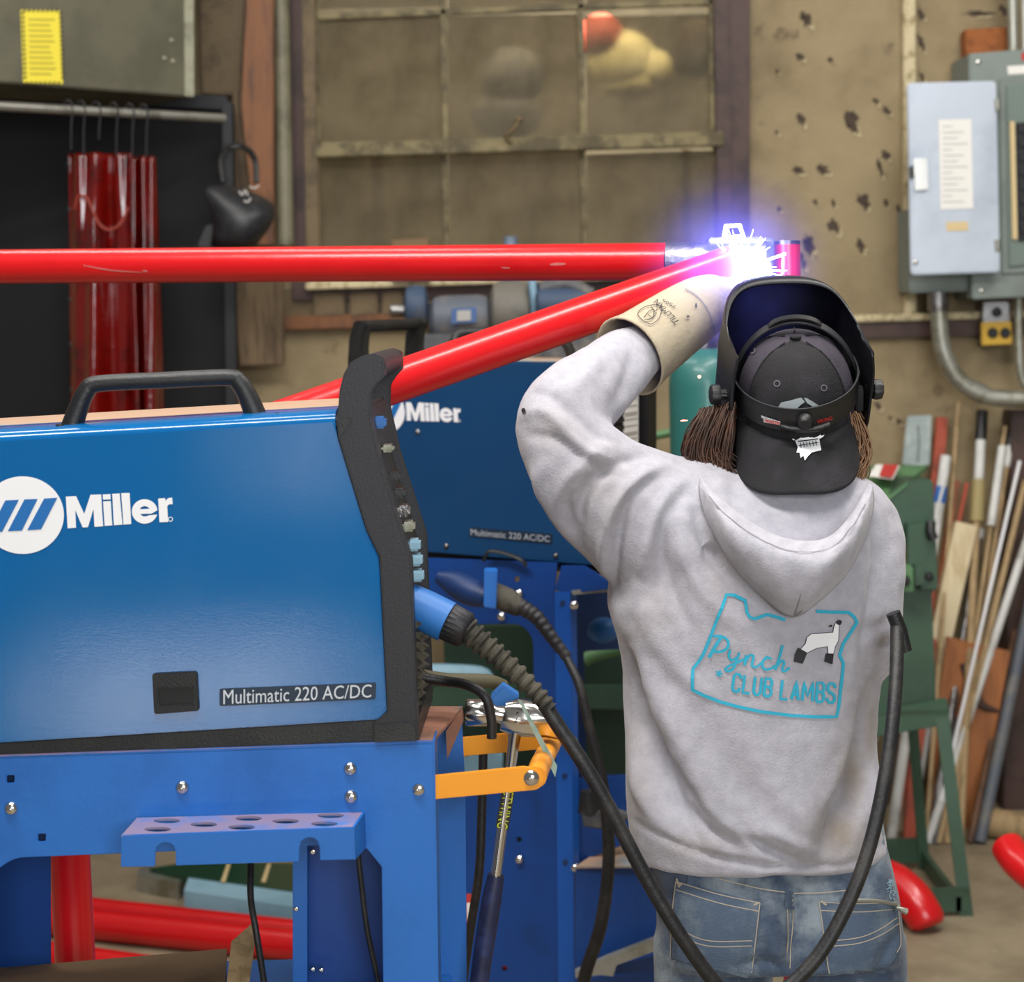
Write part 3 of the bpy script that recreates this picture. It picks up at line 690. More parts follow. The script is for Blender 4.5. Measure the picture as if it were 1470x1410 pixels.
lean('pvc_pipe', 1478, 764, 1440, 880, 12, 'plastic_white', 'short-looking white plastic pipe at the right edge of the leaning sticks', 'pipe', 5.9, parts=())
lean('grey_tube', 1484, 840, 1432, 1090, 17, 'grey_motor', 'wide grey tube leaning right of the orange plywood', 'tube', 5.92)
lean('grey_tube', 1462, 880, 1418, 1090, 9, 'wood_brown', 'narrow dark tube behind the upper edge of the orange plywood', 'tube', 6.02)
yd = lean('yardstick', 1341, 1000, 1307, 1196, 10, 'plastic_white', 'white marked pole with a steel tip seen under the green stand', 'pole', 5.82, parts=(('steel_tip', 180, 212, 11, 'steel'), ('tape_band', 150, 168, 11, 'grey_machine')))
ply = tag(ext('plywood_panel', [(1360, 915), (1450, 936), (1404, 1193), (1325, 1178)], (5.86, -.05), .018, 'wood_orange', bev=.002, dirv=(0, 1, .05)), 'orange stained plywood panel leaning behind the green stand', 'plywood')
tag(ext('scrap_board', [(1290, 1040), (1345, 1040), (1380, 1196), (1280, 1172)], 5.93, .03, 'wood_brown', bev=.002), 'dark brown scrap board low behind the green stand', 'board')
tag(tube('pry_hook', pt((1383, 952, 5.8), (1395, 985, 5.79), (1409, 1012, 5.79), (1433, 1021, 5.79)), [.016, .016, .014, .006], 'trim_brown', sm=4), 'rusty curved pry hook on the orange plywood', 'pry bar')
tag(tube('pry_hook', pt((1436, 955, 5.81), (1428, 990, 5.81), (1420, 1022, 5.81)), [.010, .012, .007], 'trim_brown', sm=4), 'short straight dark bar right of the curved hook on the plywood', 'bar')
a = UZ(1402, 1178, .045); b = UZ(1500, 1192, .045); a.z = b.z = .045
tag(tube('cardboard_tube', [a, b], .043, 'wood_pale', seg=24), 'tan cardboard tube lying on the floor by the wall', 'tube')
pb = tag(ext('plastic_bag', [(1303, 598), (1338, 596), (1335, 668), (1315, 671), (1296, 667)], 5.98, .02, 'plastic_clear', r=3, bev=.004), 'clear plastic bag hanging above the green machine', 'bag')
bm = bmesh.new(); stroke_to(bm, Surf(5.978), [(1318, 610), (1319, 640), (1317, 664)], 1.6, 4); decal('fold_line', bm, 'grey_machine', pb)
# ------------------------------------------------------------------ floor clutter left
def fl(px, py, z): return UZ(px, py, z)
for x0, y0, x1, y1, r, l in ((40, 1296, 900, 1392, .033, 'upper red pipe lying on the floor under the blue cart'), (40, 1318, 700, 1385, .04, 'thick red pipe lying on the floor in front of the upper one'), (30, 1366, 520, 1438, .036, 'nearest red pipe on the floor under the blue cart')):
    a = fl(x0, y0, r); b = fl(x1, y1, r); tag(tube('floor_pipe', [a, b], r, 'pipe_red', seg=24), l, 'pipe', 'red pipes on the floor')
def slab(name, P, z, th, m, label, cat_, parent=None):
    bm = bmesh.new(); A = [bm.verts.new(UZ(x, y, z)) for x, y in P]; B = [bm.verts.new(v.co-Vector((0, 0, th))) for v in A]; n = len(P)
    bm.faces.new(A); bm.faces.new(B[::-1]); [bm.faces.new([A[i-1], A[i], B[i], B[i-1]]) for i in range(n)]
    o = link(name, bm, m, parent)
    return tag(o, label, cat_) if label else o
T = thing('glass_frame', 'dark green glass panel with a pale blue edge lying under the cart', 'panel', UZ(340, 1290, 0))
slab('pale_edge', [(272, 1256), (470, 1284), (470, 1309), (264, 1279)], .06, .06, 'pale_blue', None, None, T)
slab('glass', [(215, 1246), (282, 1236), (470, 1240), (470, 1286), (268, 1258)], .064, .02, 'glass_green', None, None, T)
for x in (320, 378): 
    bm = bmesh.new(); A = [UZ(x-3, 1266, .066), UZ(x+3, 1267, .066), UZ(x+11, 1240, .066), UZ(x+6, 1240, .066)]; bm.faces.new([bm.verts.new(p) for p in A]); decal('yellow_tape', bm, 'label_tan', T)
T = thing('glass_frame', 'small grey framed panel at the left end of the green glass', 'panel', UZ(225, 1262, 0))
slab('frame_edge', [(200, 1246), (214, 1242), (262, 1262), (256, 1268), (196, 1256)], .05, .05, 'galv', None, None, T)
rp = UZ(104, 1420, 0); rp = Vector((U(104, 1300, 2.82).x, 2.82, 0))
tag(tube('red_post', [rp, rp+Vector((0, 0, U(104, 1165, 2.82).z))], .0295, 'pipe_red', seg=28), 'short upright red post standing behind the front blue cart', 'post')
# red bent pipe behind the person and the one at the right edge
tag(tube('bent_red_pipe', pt((1180, 1262, 4.95), (1238, 1256, 4.95), (1278, 1264, 4.92), (1306, 1285, 4.88), (1322, 1308, 4.85), (1331, 1324, 4.84), (1334, 1331, 4.835)), [.050, .050, .050, .050, .050, .047, .034], 'pipe_red', sm=6, seg=24), 'bent red pipe end resting on the floor right of the jeans', 'pipe')
tag(tube('bent_red_pipe', pt((1447, 1216, 4.3), (1462, 1238, 4.25), (1490, 1262, 4.2), (1540, 1300, 4.1)), .038, 'pipe_red', sm=4, seg=24), 'red pipe end poking in at the right edge above the floor', 'pipe')
# ================================================================== FRONT WELDER + CART
PF = (2.36, -.03)
def sh(P, d): return (P[0]+d, P[1])
wf = thing('welding_machine', 'large blue welding machine in the left foreground with a black front bezel', 'welding machine', U(250, 1080, PF), 'blue welding machines')
side = [(-170, 642), (479, 604), (485, 631), (525, 761), (544, 800), (553, 983), (555, 1020), (546, 1033), (-170, 1077)]
ext('side_panel', side, PF, .012, 'blue_welder', wf, bev=.0015)
# case: rounded top running back
bm = bmesh.new(); rows = []
for (xa, ya, xb, yb) in ((-170, 642, 481, 604),):
    a = U(xa, ya, PF); b = U(xb, yb, PF)
    for dy, dz in ((.001, 0), (.003, .004), (.010, .0085), (.03, .0125), (.07, .0145), (.27, .0150), (.285, .010), (.29, 0), (.29, -.36), (.013, -.36)):
        rows.append([bm.verts.new(a+Vector((0, dy, dz))), bm.verts.new(b+Vector((0, dy, dz)))])
for p, q in zip(rows, rows[1:]+rows[:1]): bm.faces.new([p[0], p[1], q[1], q[0]])
bm.faces.new([r[0] for r in rows]); bm.faces.new([r[1] for r in rows][::-1])
o = link('case', bm, ['blue_welder', 'dust_tan'], wf, ang=.6)
for p in o.data.polygons:
    if p.normal.z > .97 and p.center.y > 0: p.material_index = 1
ext('base_strip', [(-170, 1076), (546, 1032), (600, 1030), (602, 1064), (-170, 1096)], sh(PF, .002), .25, 'plastic_black', wf, bev=.002)
bez = [(484, 604), (487, 560), (493, 537), (503, 520), (519, 511), (537, 508), (550, 513), (552, 540), (541, 552), (532, 566), (531, 600), (548, 674), (579, 770), (590, 805), (597, 979), (600, 1061), (537, 1062), (536, 1038), (556, 1022), (545, 800), (526, 761), (486, 631)]
D_ = Vector((-PF[1], 1, 0)).normalized()
pb_ = sh(PF, -.006)
ext('bezel_arm', bez, pb_, .034, 'plastic_soft', wf, r=3, bev=.004)
bez_w = [pix(U(x, y, pb_)+D_*.25) for x, y in bez]
ext('bezel_arm', bez_w, sh(pb_, .25), .034, 'plastic_soft', wf, r=3, bev=.004)
a = U(534, 527, pb_); tube('front_handle', [a+D_*.01, a+D_*.27], .016, 'plastic_soft', wf, seg=18)
a = U(540, 519, pb_); b = U(560, 519, pb_)
ext('lower_bridge', [(512, 585), (530, 583), (546, 660), (528, 665)], sh(pb_, .03), .225, 'plastic_black', wf, bev=.003)
fr_ = [(500, 598), (524, 598), (541, 676), (571, 772), (581, 806), (587, 979), (590, 1060), (560, 1060), (558, 1000), (545, 800), (520, 700)]
ext('control_face', fr_, sh(PF, .02), .22, 'plastic_black', wf, bev=.002)
for i, (x, y, s, m) in enumerate(((531, 612, 8, 'plastic_blue'), (543, 650, 5, 'galv'), (553, 690, 6, 'plastic_black'), (560, 715, 7, 'plastic_black'), (567, 742, 8, 'steel'), (574, 765, 7, 'galv'), (582, 793, 8, 'pale_blue'), (585, 815, 8, 'pale_blue'), (587, 838, 8, 'pale_blue'))):  # pale blue knobs have the arc's blue glint put into their colour
    c = U(x, y, PF)+D_*.11; s_ = s*.0009
    box('control_knob', (c.x-.004, c.y-.05, c.z-s_), (c.x+.012, c.y-.02, c.z+s_), m, wf, bev=.003)
bm = bmesh.new()
for k in range(9):
    c = U(589, 905+k*14.5, PF)+D_*.05
    for j in range(3):
        q = c+D_*(.06*j)
        V = [bm.verts.new(q+Vector((.0, -.022, -.006))), bm.verts.new(q+Vector((0, .022, -.006))), bm.verts.new(q+Vector((0, .022, .006))), bm.verts.new(q+Vector((0, -.022, .006))), bm.verts.new(q+Vector((.012, 0, 0)))]
        for p in ((0, 1, 4), (1, 2, 4), (2, 3, 4), (3, 0, 4)): bm.faces.new([V[i] for i in p])
link('vent_grille', bm, 'rubber_dusty', wf, ang=0)
ext('foot_block', [(536, 1040), (594, 1036), (599, 1064), (537, 1066)], sh(pb_, -.003), .04, 'plastic_black', wf, r=2, bev=.002)
ext('shoulder_joint', [(484, 602), (506, 600), (486, 632)], sh(pb_, -.002), .004, 'plastic_black', wf, bev=.0008)
# carry handle
tube('carry_handle', pt((100, 622, 2.42), (112, 588, 2.42), (124, 562, 2.42), (142, 551, 2.42), (235, 546, 2.42), (326, 542, 2.42), (342, 548, 2.42), (356, 570, 2.42), (371, 606, 2.42)), [.014, .0125, .0115, .0105, .0105, .0105, .0115, .0125, .014], 'plastic_black', wf, sm=5, seg=18)
bm = bmesh.new()
for x, y in ((78, 616), (395, 600)): lathe(bm, [(.0, .004), (.005, .003), (.006, 0)], U(x, y, PF)+Vector((0, .03, .001)), (0, 0, 1), 12)
link('top_screws', bm, 'black', wf)
# latch
ext('latch', [(218, 967), (283, 964), (286, 1021), (221, 1026)], sh(PF, -.004), .006, 'plastic_black', wf, holes=[[(227, 989), (276, 987), (277, 1011), (228, 1013)]], r=5, bev=.0015)
ext('latch_recess', [(226, 988), (277, 986), (278, 1012), (227, 1014)], sh(PF, -.0005), .002, 'black', wf)
# writing
S1 = Surf(PF, off=.0006)
K = 5.654
def z1(P, T=None): return [(x/K, 660+y/K) for x, y in P]
ell = [(1175+104*math.cos(t*.1745), 420+99*math.sin(t*.1745)) for t in range(36)]
e_out = []
for k in range(61):
    t = math.radians(14+k*(360-20)/60); e_out.append((1175+104*math.cos(t), 420+99*math.sin(t)))
e_out += [(1230, 438), (1140, 440), (1148, 452), (1165, 460), (1190, 460), (1208, 452)]
LET = [([(535, 300), (618, 295), (685, 440), (735, 285), (822, 282), (838, 540), (768, 545), (760, 400), (715, 548), (672, 550), (612, 410), (618, 552), (550, 557)], []),
       ([(838, 338), (900, 335), (912, 533), (850, 537)], []), ([(835, 282), (897, 279), (899, 322), (837, 325)], []),
       ([(912, 277), (972, 274), (995, 527), (925, 532)], []), ([(985, 272), (1053, 270), (1066, 522), (1003, 527)], []),
       (e_out, [[(1135, 402), (1148, 384), (1172, 376), (1198, 382), (1215, 399)]]),
       ([(1285, 315), (1340, 312), (1345, 335), (1365, 312), (1398, 307), (1402, 362), (1372, 362), (1358, 378), (1366, 505), (1295, 508)], []),
       ([(1385+20*math.cos(t*.4), 483+20*math.sin(t*.4)) for t in range(16)], [[(1385+14*math.cos(t*.4), 483+14*math.sin(t*.4)) for t in range(16)]])]
STR = [[(360, 315), (468, 308), (335, 565), (222, 573)], [(200, 322), (308, 318), (180, 575), (65, 580)], [(45, 330), (155, 325), (20, 585), (-90, 590)], [(-105, 336), (-5, 333), (-130, 592), (-145, 560)]]
def logo(parent, surf, tr, off):
    bm = bmesh.new()
    for P, H in LET:
        v, t = fill2([[tr(p) for p in P]]+[[tr(p) for p in h] for h in H]); put(bm, surf, v, t, off)
    decal('lettering', bm, 'white_print', parent)
    bm = bmesh.new(); poly_to(bm, surf, [tr((185+335*math.cos(k*PI/30), 450+315*math.sin(k*PI/30))) for k in range(60)], 0, off); decal('logo_disc', bm, 'white_print', parent)
    bm = bmesh.new()
    for P in STR: poly_to(bm, surf, [tr(p) for p in P], 0, off+.0005)
    decal('logo_stripes', bm, 'logo_blue', parent)
logo(wf, S1, lambda p: (p[0]/K, 660+p[1]/K), .0006)
ext('name_plate', [(315, 989), (540, 980), (539, 1004), (315, 1014)], sh(PF, -.0012), .001, 'plate_dark', wf, r=3, bev=.0004)
bm = bmesh.new(); text_to(bm, Surf(PF, off=.002), 'Multimatic 220 AC/DC', [(321, 990), (534, 982), (533, 1001), (321, 1011)], bold=0); decal('model_text', bm, 'plate_text', wf)
# ---------------------------------------------------------------- front cart
PQ = (2.356, -.03)
ct = thing('welder_cart', 'bright blue steel cart under the foreground welding machine', 'cart', Vector((-.35, 2.35, .2)), 'blue welder carts')
def sq(x, y, s=5.5): return [(x-s, y-s), (x+s, y-s-.4), (x+s, y+s-.4), (x-s, y+s)]
ext('front_frame', [(-200, 1092), (622, 1063), (632, 1700), (554, 1700), (548, 1245), (527, 1219), (505, 1212), (180, 1224), (20, 1232, 18), (-6, 1250), (-6, 1700), (-200, 1700)], PQ, .004, 'blue_cart', ct, holes=[sq(15, 1119), sq(60, 1203)], bev=.001)
ext('corner_flange', [(621, 1063), (624, 1063), (634, 1700), (630, 1700)], sh(PQ, -.0008), .05, 'blue_cart', ct)
zt = U(622, 1063, PQ).z
bm = bmesh.new(); A = [U(-200, 1091, PQ), U(620, 1063, PQ), UZ(664, 1013, zt), UZ(560, 1013, zt), U(-200, 1091, PQ)+Vector((0, .25, 0))]
V = [bm.verts.new(p-Vector((0, 0, .001))) for p in A]; W = [bm.verts.new(p-Vector((0, 0, .005))) for p in A]; bm.faces.new(V); bm.faces.new(W[::-1]); [bm.faces.new([V[i-1], V[i], W[i], W[i-1]]) for i in range(5)]
link('deck', bm, 'rust_dust', ct)
ext('rear_leg', [(600, 1075), (662, 1012), (668, 1130), (672, 1700), (608, 1700)], 2.56, .004, 'blue_cart', ct, bev=.001)
ext('hole_shade_strip', [(-200, 1100), (600, 1074), (600, 1140), (540, 1140), (120, 1222), (-200, 1230)], 2.40, .004, 'blue_dark', ct)  # added dark strip standing for the shade behind the square holes
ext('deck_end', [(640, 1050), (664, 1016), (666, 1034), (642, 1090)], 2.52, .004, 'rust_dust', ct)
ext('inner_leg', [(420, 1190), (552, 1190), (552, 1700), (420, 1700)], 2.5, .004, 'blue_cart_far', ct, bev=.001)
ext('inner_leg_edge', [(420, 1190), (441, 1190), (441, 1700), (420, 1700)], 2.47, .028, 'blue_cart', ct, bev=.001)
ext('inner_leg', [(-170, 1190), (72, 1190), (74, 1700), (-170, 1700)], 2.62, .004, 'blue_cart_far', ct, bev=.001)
for x, y, m in ((16, 1161, 10), (262, 1131, 10), (503, 1104, 10), (504, 1144, 10), (601, 1133, 9)):
    turned('bolt', [(0, .0052), (.004, .005), (.007, .0032), (m*.00085, 0)], U(x, y, PQ)+Vector((0, -.0005, 0)), 'steel_bright', ct, (0, -1, 0), 20)
for x, y in ((449, 1392), (461, 1393), (449, 1223), (425, 1305)):
    turned('rivet', [(0, .003), (.003, .002), (.004, 0)], U(x, y, 2.47), 'steel_bright', ct, (0, -1, 0), 12)
# tray with holes
PT = (2.272, -.03)
def tz(x, y): return (x/2.297, 1000+y/2.297)
fp = [tz(*p) for p in [(400, 458), (1168, 431), (1172, 538), (1056, 541), (1054, 500), (1048, 478), (1036, 468), (1020, 465), (1004, 469), (992, 480), (987, 500), (986, 545), (580, 558), (579, 512), (572, 492), (560, 484), (545, 481), (530, 485), (517, 496), (512, 515), (511, 561), (398, 563)]]
ty = ext('tool_tray', fp, PT, .003, 'blue_cart', ct, bev=.0008)
zz = U(*fp[0], PT).z
def tray_pt(x, y):
    return UZ(x, y, zz+ (0))
bm = bmesh.new()
L2 = [[tz(*p) for p in [(400, 458), (1168, 431), (1205, 379), (452, 400)]]]
for cx, cy in ((550, 410), (520, 438), (672, 422), (820, 402), (797, 431), (942, 411), (1090, 393), (1070, 420)):
    L2.append([tz(cx+44*math.cos(k*PI/10), cy+8*math.sin(k*PI/10)) for k in range(20)])
v, t = fill2(L2); V = [bm.verts.new(UZ(x, y, zz)) for x, y in v]; W = [bm.verts.new(q.co-Vector((0, 0, .003))) for q in V]
for f in t: bm.faces.new([V[i] for i in f]); bm.faces.new([W[i] for i in reversed(f)])
for e in [e for e in bm.edges if len(e.link_faces) == 1 and e.verts[0] in set(V)]:
    i, j = V.index(e.verts[0]), V.index(e.verts[1]); bm.faces.new([V[i], V[j], W[j], W[i]])
link('tray_top', bm, 'tray_dust', ct, ang=.3)
bm = bmesh.new(); A = [U(*tz(1168, 431), PT), UZ(*tz(1205, 379), zz), UZ(*tz(1205, 379), zz)-Vector((0, 0, .045)), U(*tz(1172, 538), PT)]
V = [bm.verts.new(p) for p in A]; W = [bm.verts.new(p-Vector((.003, 0, 0))) for p in A]; bm.faces.new(V); bm.faces.new(W[::-1]); [bm.faces.new([V[i-1], V[i], W[i], W[i-1]]) for i in range(4)]
link('tray_end', bm, 'blue_cart', ct)
# yellow bottle bracket
yb = thing('orange_bracket', 'bright orange steel bracket on the right end of the foreground cart', 'bracket', U(700, 1140, 2.4))
ext('near_bar', [(622, 1114), (752, 1101), (772, 1104, 12), (784, 1118, 12), (774, 1134, 12), (750, 1136), (622, 1148)], 2.36, .006, 'orange', yb, bev=.001)
ext('far_bar', [(634, 1062), (800, 1046, 8), (802, 1074, 10), (640, 1088)], 2.62, .006, 'orange', yb, bev=.001)
tube('cross_tube', pt((769, 1116, 2.362), (776, 1098, 2.42), (794, 1062, 2.62)), .0135, 'orange', yb, seg=20)
turned('bolt', [(0, .006), (.006, .005), (.0095, .0015), (.0095, 0)], U(763, 1117, 2.359), 'steel_bright', yb, (0, -1, 0), 20)
turned('bolt', [(0, .004), (.004, .003), (.005, 0)], U(650, 1078, 2.619), 'steel_bright', yb, (0, -1, 0), 12)
# hammer
hm = thing('claw_hammer', 'chrome claw hammer with navy grip hanging in the orange bracket', 'hammer', U(690, 1420, 2.5))
YH = 2.52
bm = bmesh.new()
addtube(bm, pt((668, 1023, YH), (672, 1023, YH), (699, 1023, YH), (703, 1024, YH), (712, 1025, YH), (730, 1028, YH)), [.0155, .0180, .0180, .014, .0105, .014], 24)
link('striking_head', bm, 'steel_bright', hm, ang=.8)
bm = bmesh.new(); G = []
for x, y, hh_, dd in ((722, 1028, .018, .013), (742, 1030, .024, .016), (762, 1032, .022, .018), (785, 1040, .015, .019), (808, 1052, .008, .02), (830, 1068, .0015, .022)):
    c = U(x, y, YH); G.append([bm.verts.new(c+Vector((.25*hh_*b, dd*a, hh_*b))) for a, b in ((-1, -.6), (-1, .6), (-.5, 1), (.5, 1), (1, .6), (1, -.6), (.5, -1), (-.5, -1))])
for a, b in zip(G, G[1:]):
    for k in range(8): bm.faces.new([a[k-1], a[k], b[k], b[k-1]])
bm.faces.new(G[0]); bm.faces.new(G[-1][::-1]); link('claw', bm, 'steel_bright', hm, ang=.9)
tube('shank', pt((744, 1032, YH), (738, 1060, YH), (732, 1110, YH), (722, 1180, YH), (710, 1270, YH)), [.017, .0125, .0100, .0100, .0105], 'steel_bright', hm, sm=5, flat=.7, seg=20)
tube('grip', pt((712, 1256, YH), (706, 1290, YH), (698, 1340, YH), (688, 1410, YH), (682, 1480, YH), (678, 1530, YH)), [.0135, .0165, .0168, .016, .0175, .013], 'handle_navy', hm, sm=4, flat=.8, seg=20)
hs = Surf(YH-.0082, off=0)
dec('label_band', [[(721, 1128), (740, 1130), (730, 1192), (711, 1188)]], 'ink', hm, hs)
bm = bmesh.new(); text_to(bm, Surf(YH-.0092, off=0), 'ESTWING', [(739, 1131), (728, 1191), (713, 1188), (724, 1129)], bold=.0); decal('label_text', bm, 'hi_vis', hm)
bm = bmesh.new(); text_to(bm, Surf(YH-.016, off=0), '22', [(741, 1022), (753, 1022), (752, 1034), (740, 1034)], bold=.02); decal('weight_mark', bm, 'ink', hm)
# tag card
tg = tag(ext('swing_tag', [(743, 1004), (749, 1006), (800, 1100), (797, 1116)], 2.44, .001, mat('tag_green', 'A8C0B0', .5, col2='7FA79A', scale=30)), 'pale green printed swing tag hanging across the orange bracket', 'tag')
# ---------------------------------------------------------------- torch connector and cable
tc = thing('torch_cable', 'thick black torch cable from the blue connector sweeping past the jeans to the right sleeve', 'cable', U(1000, 1430, 2.45))
tube('blue_connector', pt((586, 868, 2.44), (612, 878, 2.435), (642, 893, 2.43)), [.0275, .0265, .0265], 'plastic_blue', tc, seg=28)
bm = bmesh.new(); a = U(638, 890, 2.432); b = U(673, 907, 2.425); t = (b-a).normalized(); q = Vector((0, 0, 1)).rotation_difference(t).to_matrix(); R_ = []
for s, r0 in ((0, .0225), (.15, .0245), (.85, .0235), (1, .018)):
    R_.append([bm.verts.new(a+(b-a)*s+q@Vector(((r0-.0016*(k % 2))*math.cos(2*PI*k/48), (r0-.0016*(k % 2))*math.sin(2*PI*k/48), 0))) for k in range(48)])
for u, v in zip(R_, R_[1:]):
    for k in range(48): bm.faces.new([u[k-1], u[k], v[k], v[k-1]])
bm.faces.new(R_[0]); bm.faces.new(R_[-1][::-1]); link('knurled_nut', bm, 'plastic_soft', tc, ang=.9)
sr = [(670, 905, 2.426), (700, 930, 2.42), (730, 956, 2.415), (765, 990, 2.41), (790, 1018, 2.405)]
Q = [Vector(x) for x in cat([tuple(p) for p in pt(*sr)], 12)]; bm = bmesh.new(); rad = []
for i in range(len(Q)):
    f = i/(len(Q)-1); rad.append((.0185-.0075*f)*(1.0 if (i % 4) < 2 else .72))
addtube(bm, Q, rad, 18); link('ribbed_strain_relief', bm, 'rubber_dusty', tc, ang=.5)
cab_pts = [(775, 1000, 2.41), (800, 1040, 2.405), (840, 1100, 2.40), (880, 1170, 2.40), (930, 1265, 2.40), (985, 1355, 2.40), (1040, 1425, 2.41), (1085, 1440, 2.42), (1130, 1418, 2.43), (1180, 1365, 2.44), (1225, 1280, 2.46), (1255, 1190, 2.49), (1276, 1080, 2.53), (1286, 980, 2.58), (1288, 900, 2.64)]
tube('cable', pt(*cab_pts), [.0095]*len(cab_pts), 'rubber', tc, sm=8, seg=16)
tube('torch_grip', pt((1282, 880, 2.64), (1292, 905, 2.64), (1300, 935, 2.64)), [.010, .010, .009], 'plastic_black', tc)
# other leads
tag(tube('ground_lead', pt((600, 972, 2.5), (640, 978, 2.5), (672, 984, 2.48), (696, 1000, 2.47), (705, 1030, 2.47), (706, 1060, 2.47)), .0065, 'rubber', sm=6), 'short dark lead curling in front of the hammer head', 'cable')
tag(tube('rubber_hose', pt((592, 968, 2.58), (640, 976, 2.6), (700, 978, 2.62), (722, 985, 2.64)), .0095, mat('hose_olive', '5F5A44', .7), sm=5), 'olive hose behind the short lead beside the hammer head', 'hose')
tag(tube('thin_cable', pt((360, 1236, 2.45), (360, 1290, 2.42), (368, 1340, 2.40), (380, 1420, 2.40), (386, 1500, 2.4)), .0042, 'rubber', sm=5), 'thin black cable hanging under the middle of the perforated tray', 'cable')
tag(tube('thin_cable', pt((514, 1226, 2.42), (520, 1280, 2.42), (528, 1340, 2.42), (545, 1420, 2.42), (556, 1500, 2.42)), .0036, 'rubber', sm=5), 'thin black cable hanging under the right end of the perforated tray', 'cable')
tag(tube('black_cable', pt((694, 1066, 2.9), (692, 1150, 2.9), (688, 1250, 2.9), (676, 1330, 2.92), (664, 1420, 2.95), (656, 1540, 2.95)), .007, 'rubber', sm=5), 'black cord hanging left of the hammer handle', 'cord')
# cardboard in the cart
cbx = thing('cardboard_sheet', 'folded brown cardboard sheet on the lower shelf of the foreground cart', 'cardboard', U(200, 1500, 2.45))
bm = bmesh.new(); A = [U(-160, 1440, 2.34), U(-160, 1400, 2.6), U(20, 1388, 2.62), U(326, 1362, 2.6), U(322, 1440, 2.36)]
V = [bm.verts.new(p) for p in A]; W = [bm.verts.new(p-Vector((0, 0, .005))) for p in A]; bm.faces.new(V); bm.faces.new(W[::-1]); [bm.faces.new([V[i-1], V[i], W[i], W[i-1]]) for i in range(5)]
link('sheet', bm, 'cardboard', cbx)
bm = bmesh.new(); A = [U(320, 1460, 2.38), U(332, 1352, 2.5), U(366, 1322, 2.55), U(352, 1420, 2.42), U(350, 1460, 2.4)]
V = [bm.verts.new(p) for p in A]; W = [bm.verts.new(p+Vector((.004, .003, 0))) for p in A]; bm.faces.new(V); bm.faces.new(W[::-1]); [bm.faces.new([V[i-1], V[i], W[i], W[i-1]]) for i in range(5)]
link('folded_flap', bm, 'wood_pale', cbx)
box('lower_shelf', (-.75, 2.34, U(200, 1462, 2.4).z-.03), (-.1, 2.64, U(200, 1462, 2.4).z-.01), 'blue_cart', ct)
# ================================================================== SECOND WELDER + CART
P2 = (3.95, -.5)
D2 = Vector((.5, 1, 0)).normalized()
w2 = thing('welding_machine', 'smaller looking blue welding machine behind the raised elbow', 'welding machine', U(740, 815, P2), 'blue welding machines')
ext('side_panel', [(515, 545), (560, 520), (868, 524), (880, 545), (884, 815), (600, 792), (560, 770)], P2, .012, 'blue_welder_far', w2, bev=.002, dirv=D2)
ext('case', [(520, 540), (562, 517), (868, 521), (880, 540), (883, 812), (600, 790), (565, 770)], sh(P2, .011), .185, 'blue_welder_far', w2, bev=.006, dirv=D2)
ext('dusty_lid', [(560, 515), (866, 520), (868, 524), (560, 519)], sh(P2, .02), .16, 'dust_tan', w2, dirv=D2)
ext('base_strip', [(600, 791), (884, 813), (884, 826), (600, 806)], sh(P2, .01), .25, 'black', w2, dirv=D2)
def corner2(px, py, d): return U(px, py, P2)+D2*d
# rear face (turned toward the right)
def rear(name, x, y0, y1, d0, d1, th, m):
    a = U(x, y0, P2); b = U(x, y1, P2); n = Vector((1, -.5, 0)).normalized(); bm = bmesh.new()
    P = [a+D2*d0, a+D2*d1, b+D2*d1, b+D2*d0]; V = [bm.verts.new(p+n*th) for p in P]; W = [bm.verts.new(p) for p in P]
    bm.faces.new(V); bm.faces.new(W[::-1]); [bm.faces.new([V[i-1], V[i], W[i], W[i-1]]) for i in range(4)]
    return link(name, bm, m, w2)
rear('rear_panel', 880, 545, 812, .003, .185, .004, 'charcoal')
for k in range(7): rear('vent_slot', 880, 590+k*11, 596+k*11, .004, .034, .010, 'plastic_black')
rear('spec_sheet', 880, 558, 655, .04, .115, .006, 'label_white')
for k in range(9): rear('printed_block', 880, 566+k*9.6, (567.5 if k % 3 else 571)+k*9.6, .046, .108, .0068, 'label_grey_text')
rear('rear_post', 880, 540, 668, .132, .178, .02, 'black')
# bezel and handle loops of the far machine (front end at left)
nb = [(498, 520), (500, 485), (506, 468), (520, 460), (528, 466), (522, 478), (520, 500), (524, 560), (560, 700), (560, 812), (540, 812), (536, 700), (502, 560)]
ext('bezel_arm', nb, sh(P2, -.01), .03, 'plastic_black', w2, r=3, bev=.004, dirv=D2)
o = bez2 = [pix(U(x, y, sh(P2, -.01))+D2*.24) for x, y in nb]
ext('bezel_arm', bez2, (P2[0]+.24*1.118-.01, P2[1]), .03, 'plastic_black', w2, r=3, bev=.004, dirv=D2)
a = U(514, 469, sh(P2, -.01)); tube('front_handle', [a, a+D2*.26], .013, 'plastic_black', w2)
tube('carry_handle', pt((640, 515, 4.12), (652, 490, 4.12), (672, 478, 4.12), (790, 480, 4.06), (812, 492, 4.05), (824, 520, 4.05)), .011, 'plastic_black', w2, sm=4)
T5 = lambda p: (583+ (p[0]-535)/5.654*.512, 577.5+((p[1]-300)/5.654)*.56 + (p[0]-535)/5.654*.512*.105 + (p[0]-535)/5.654*.512*.03)
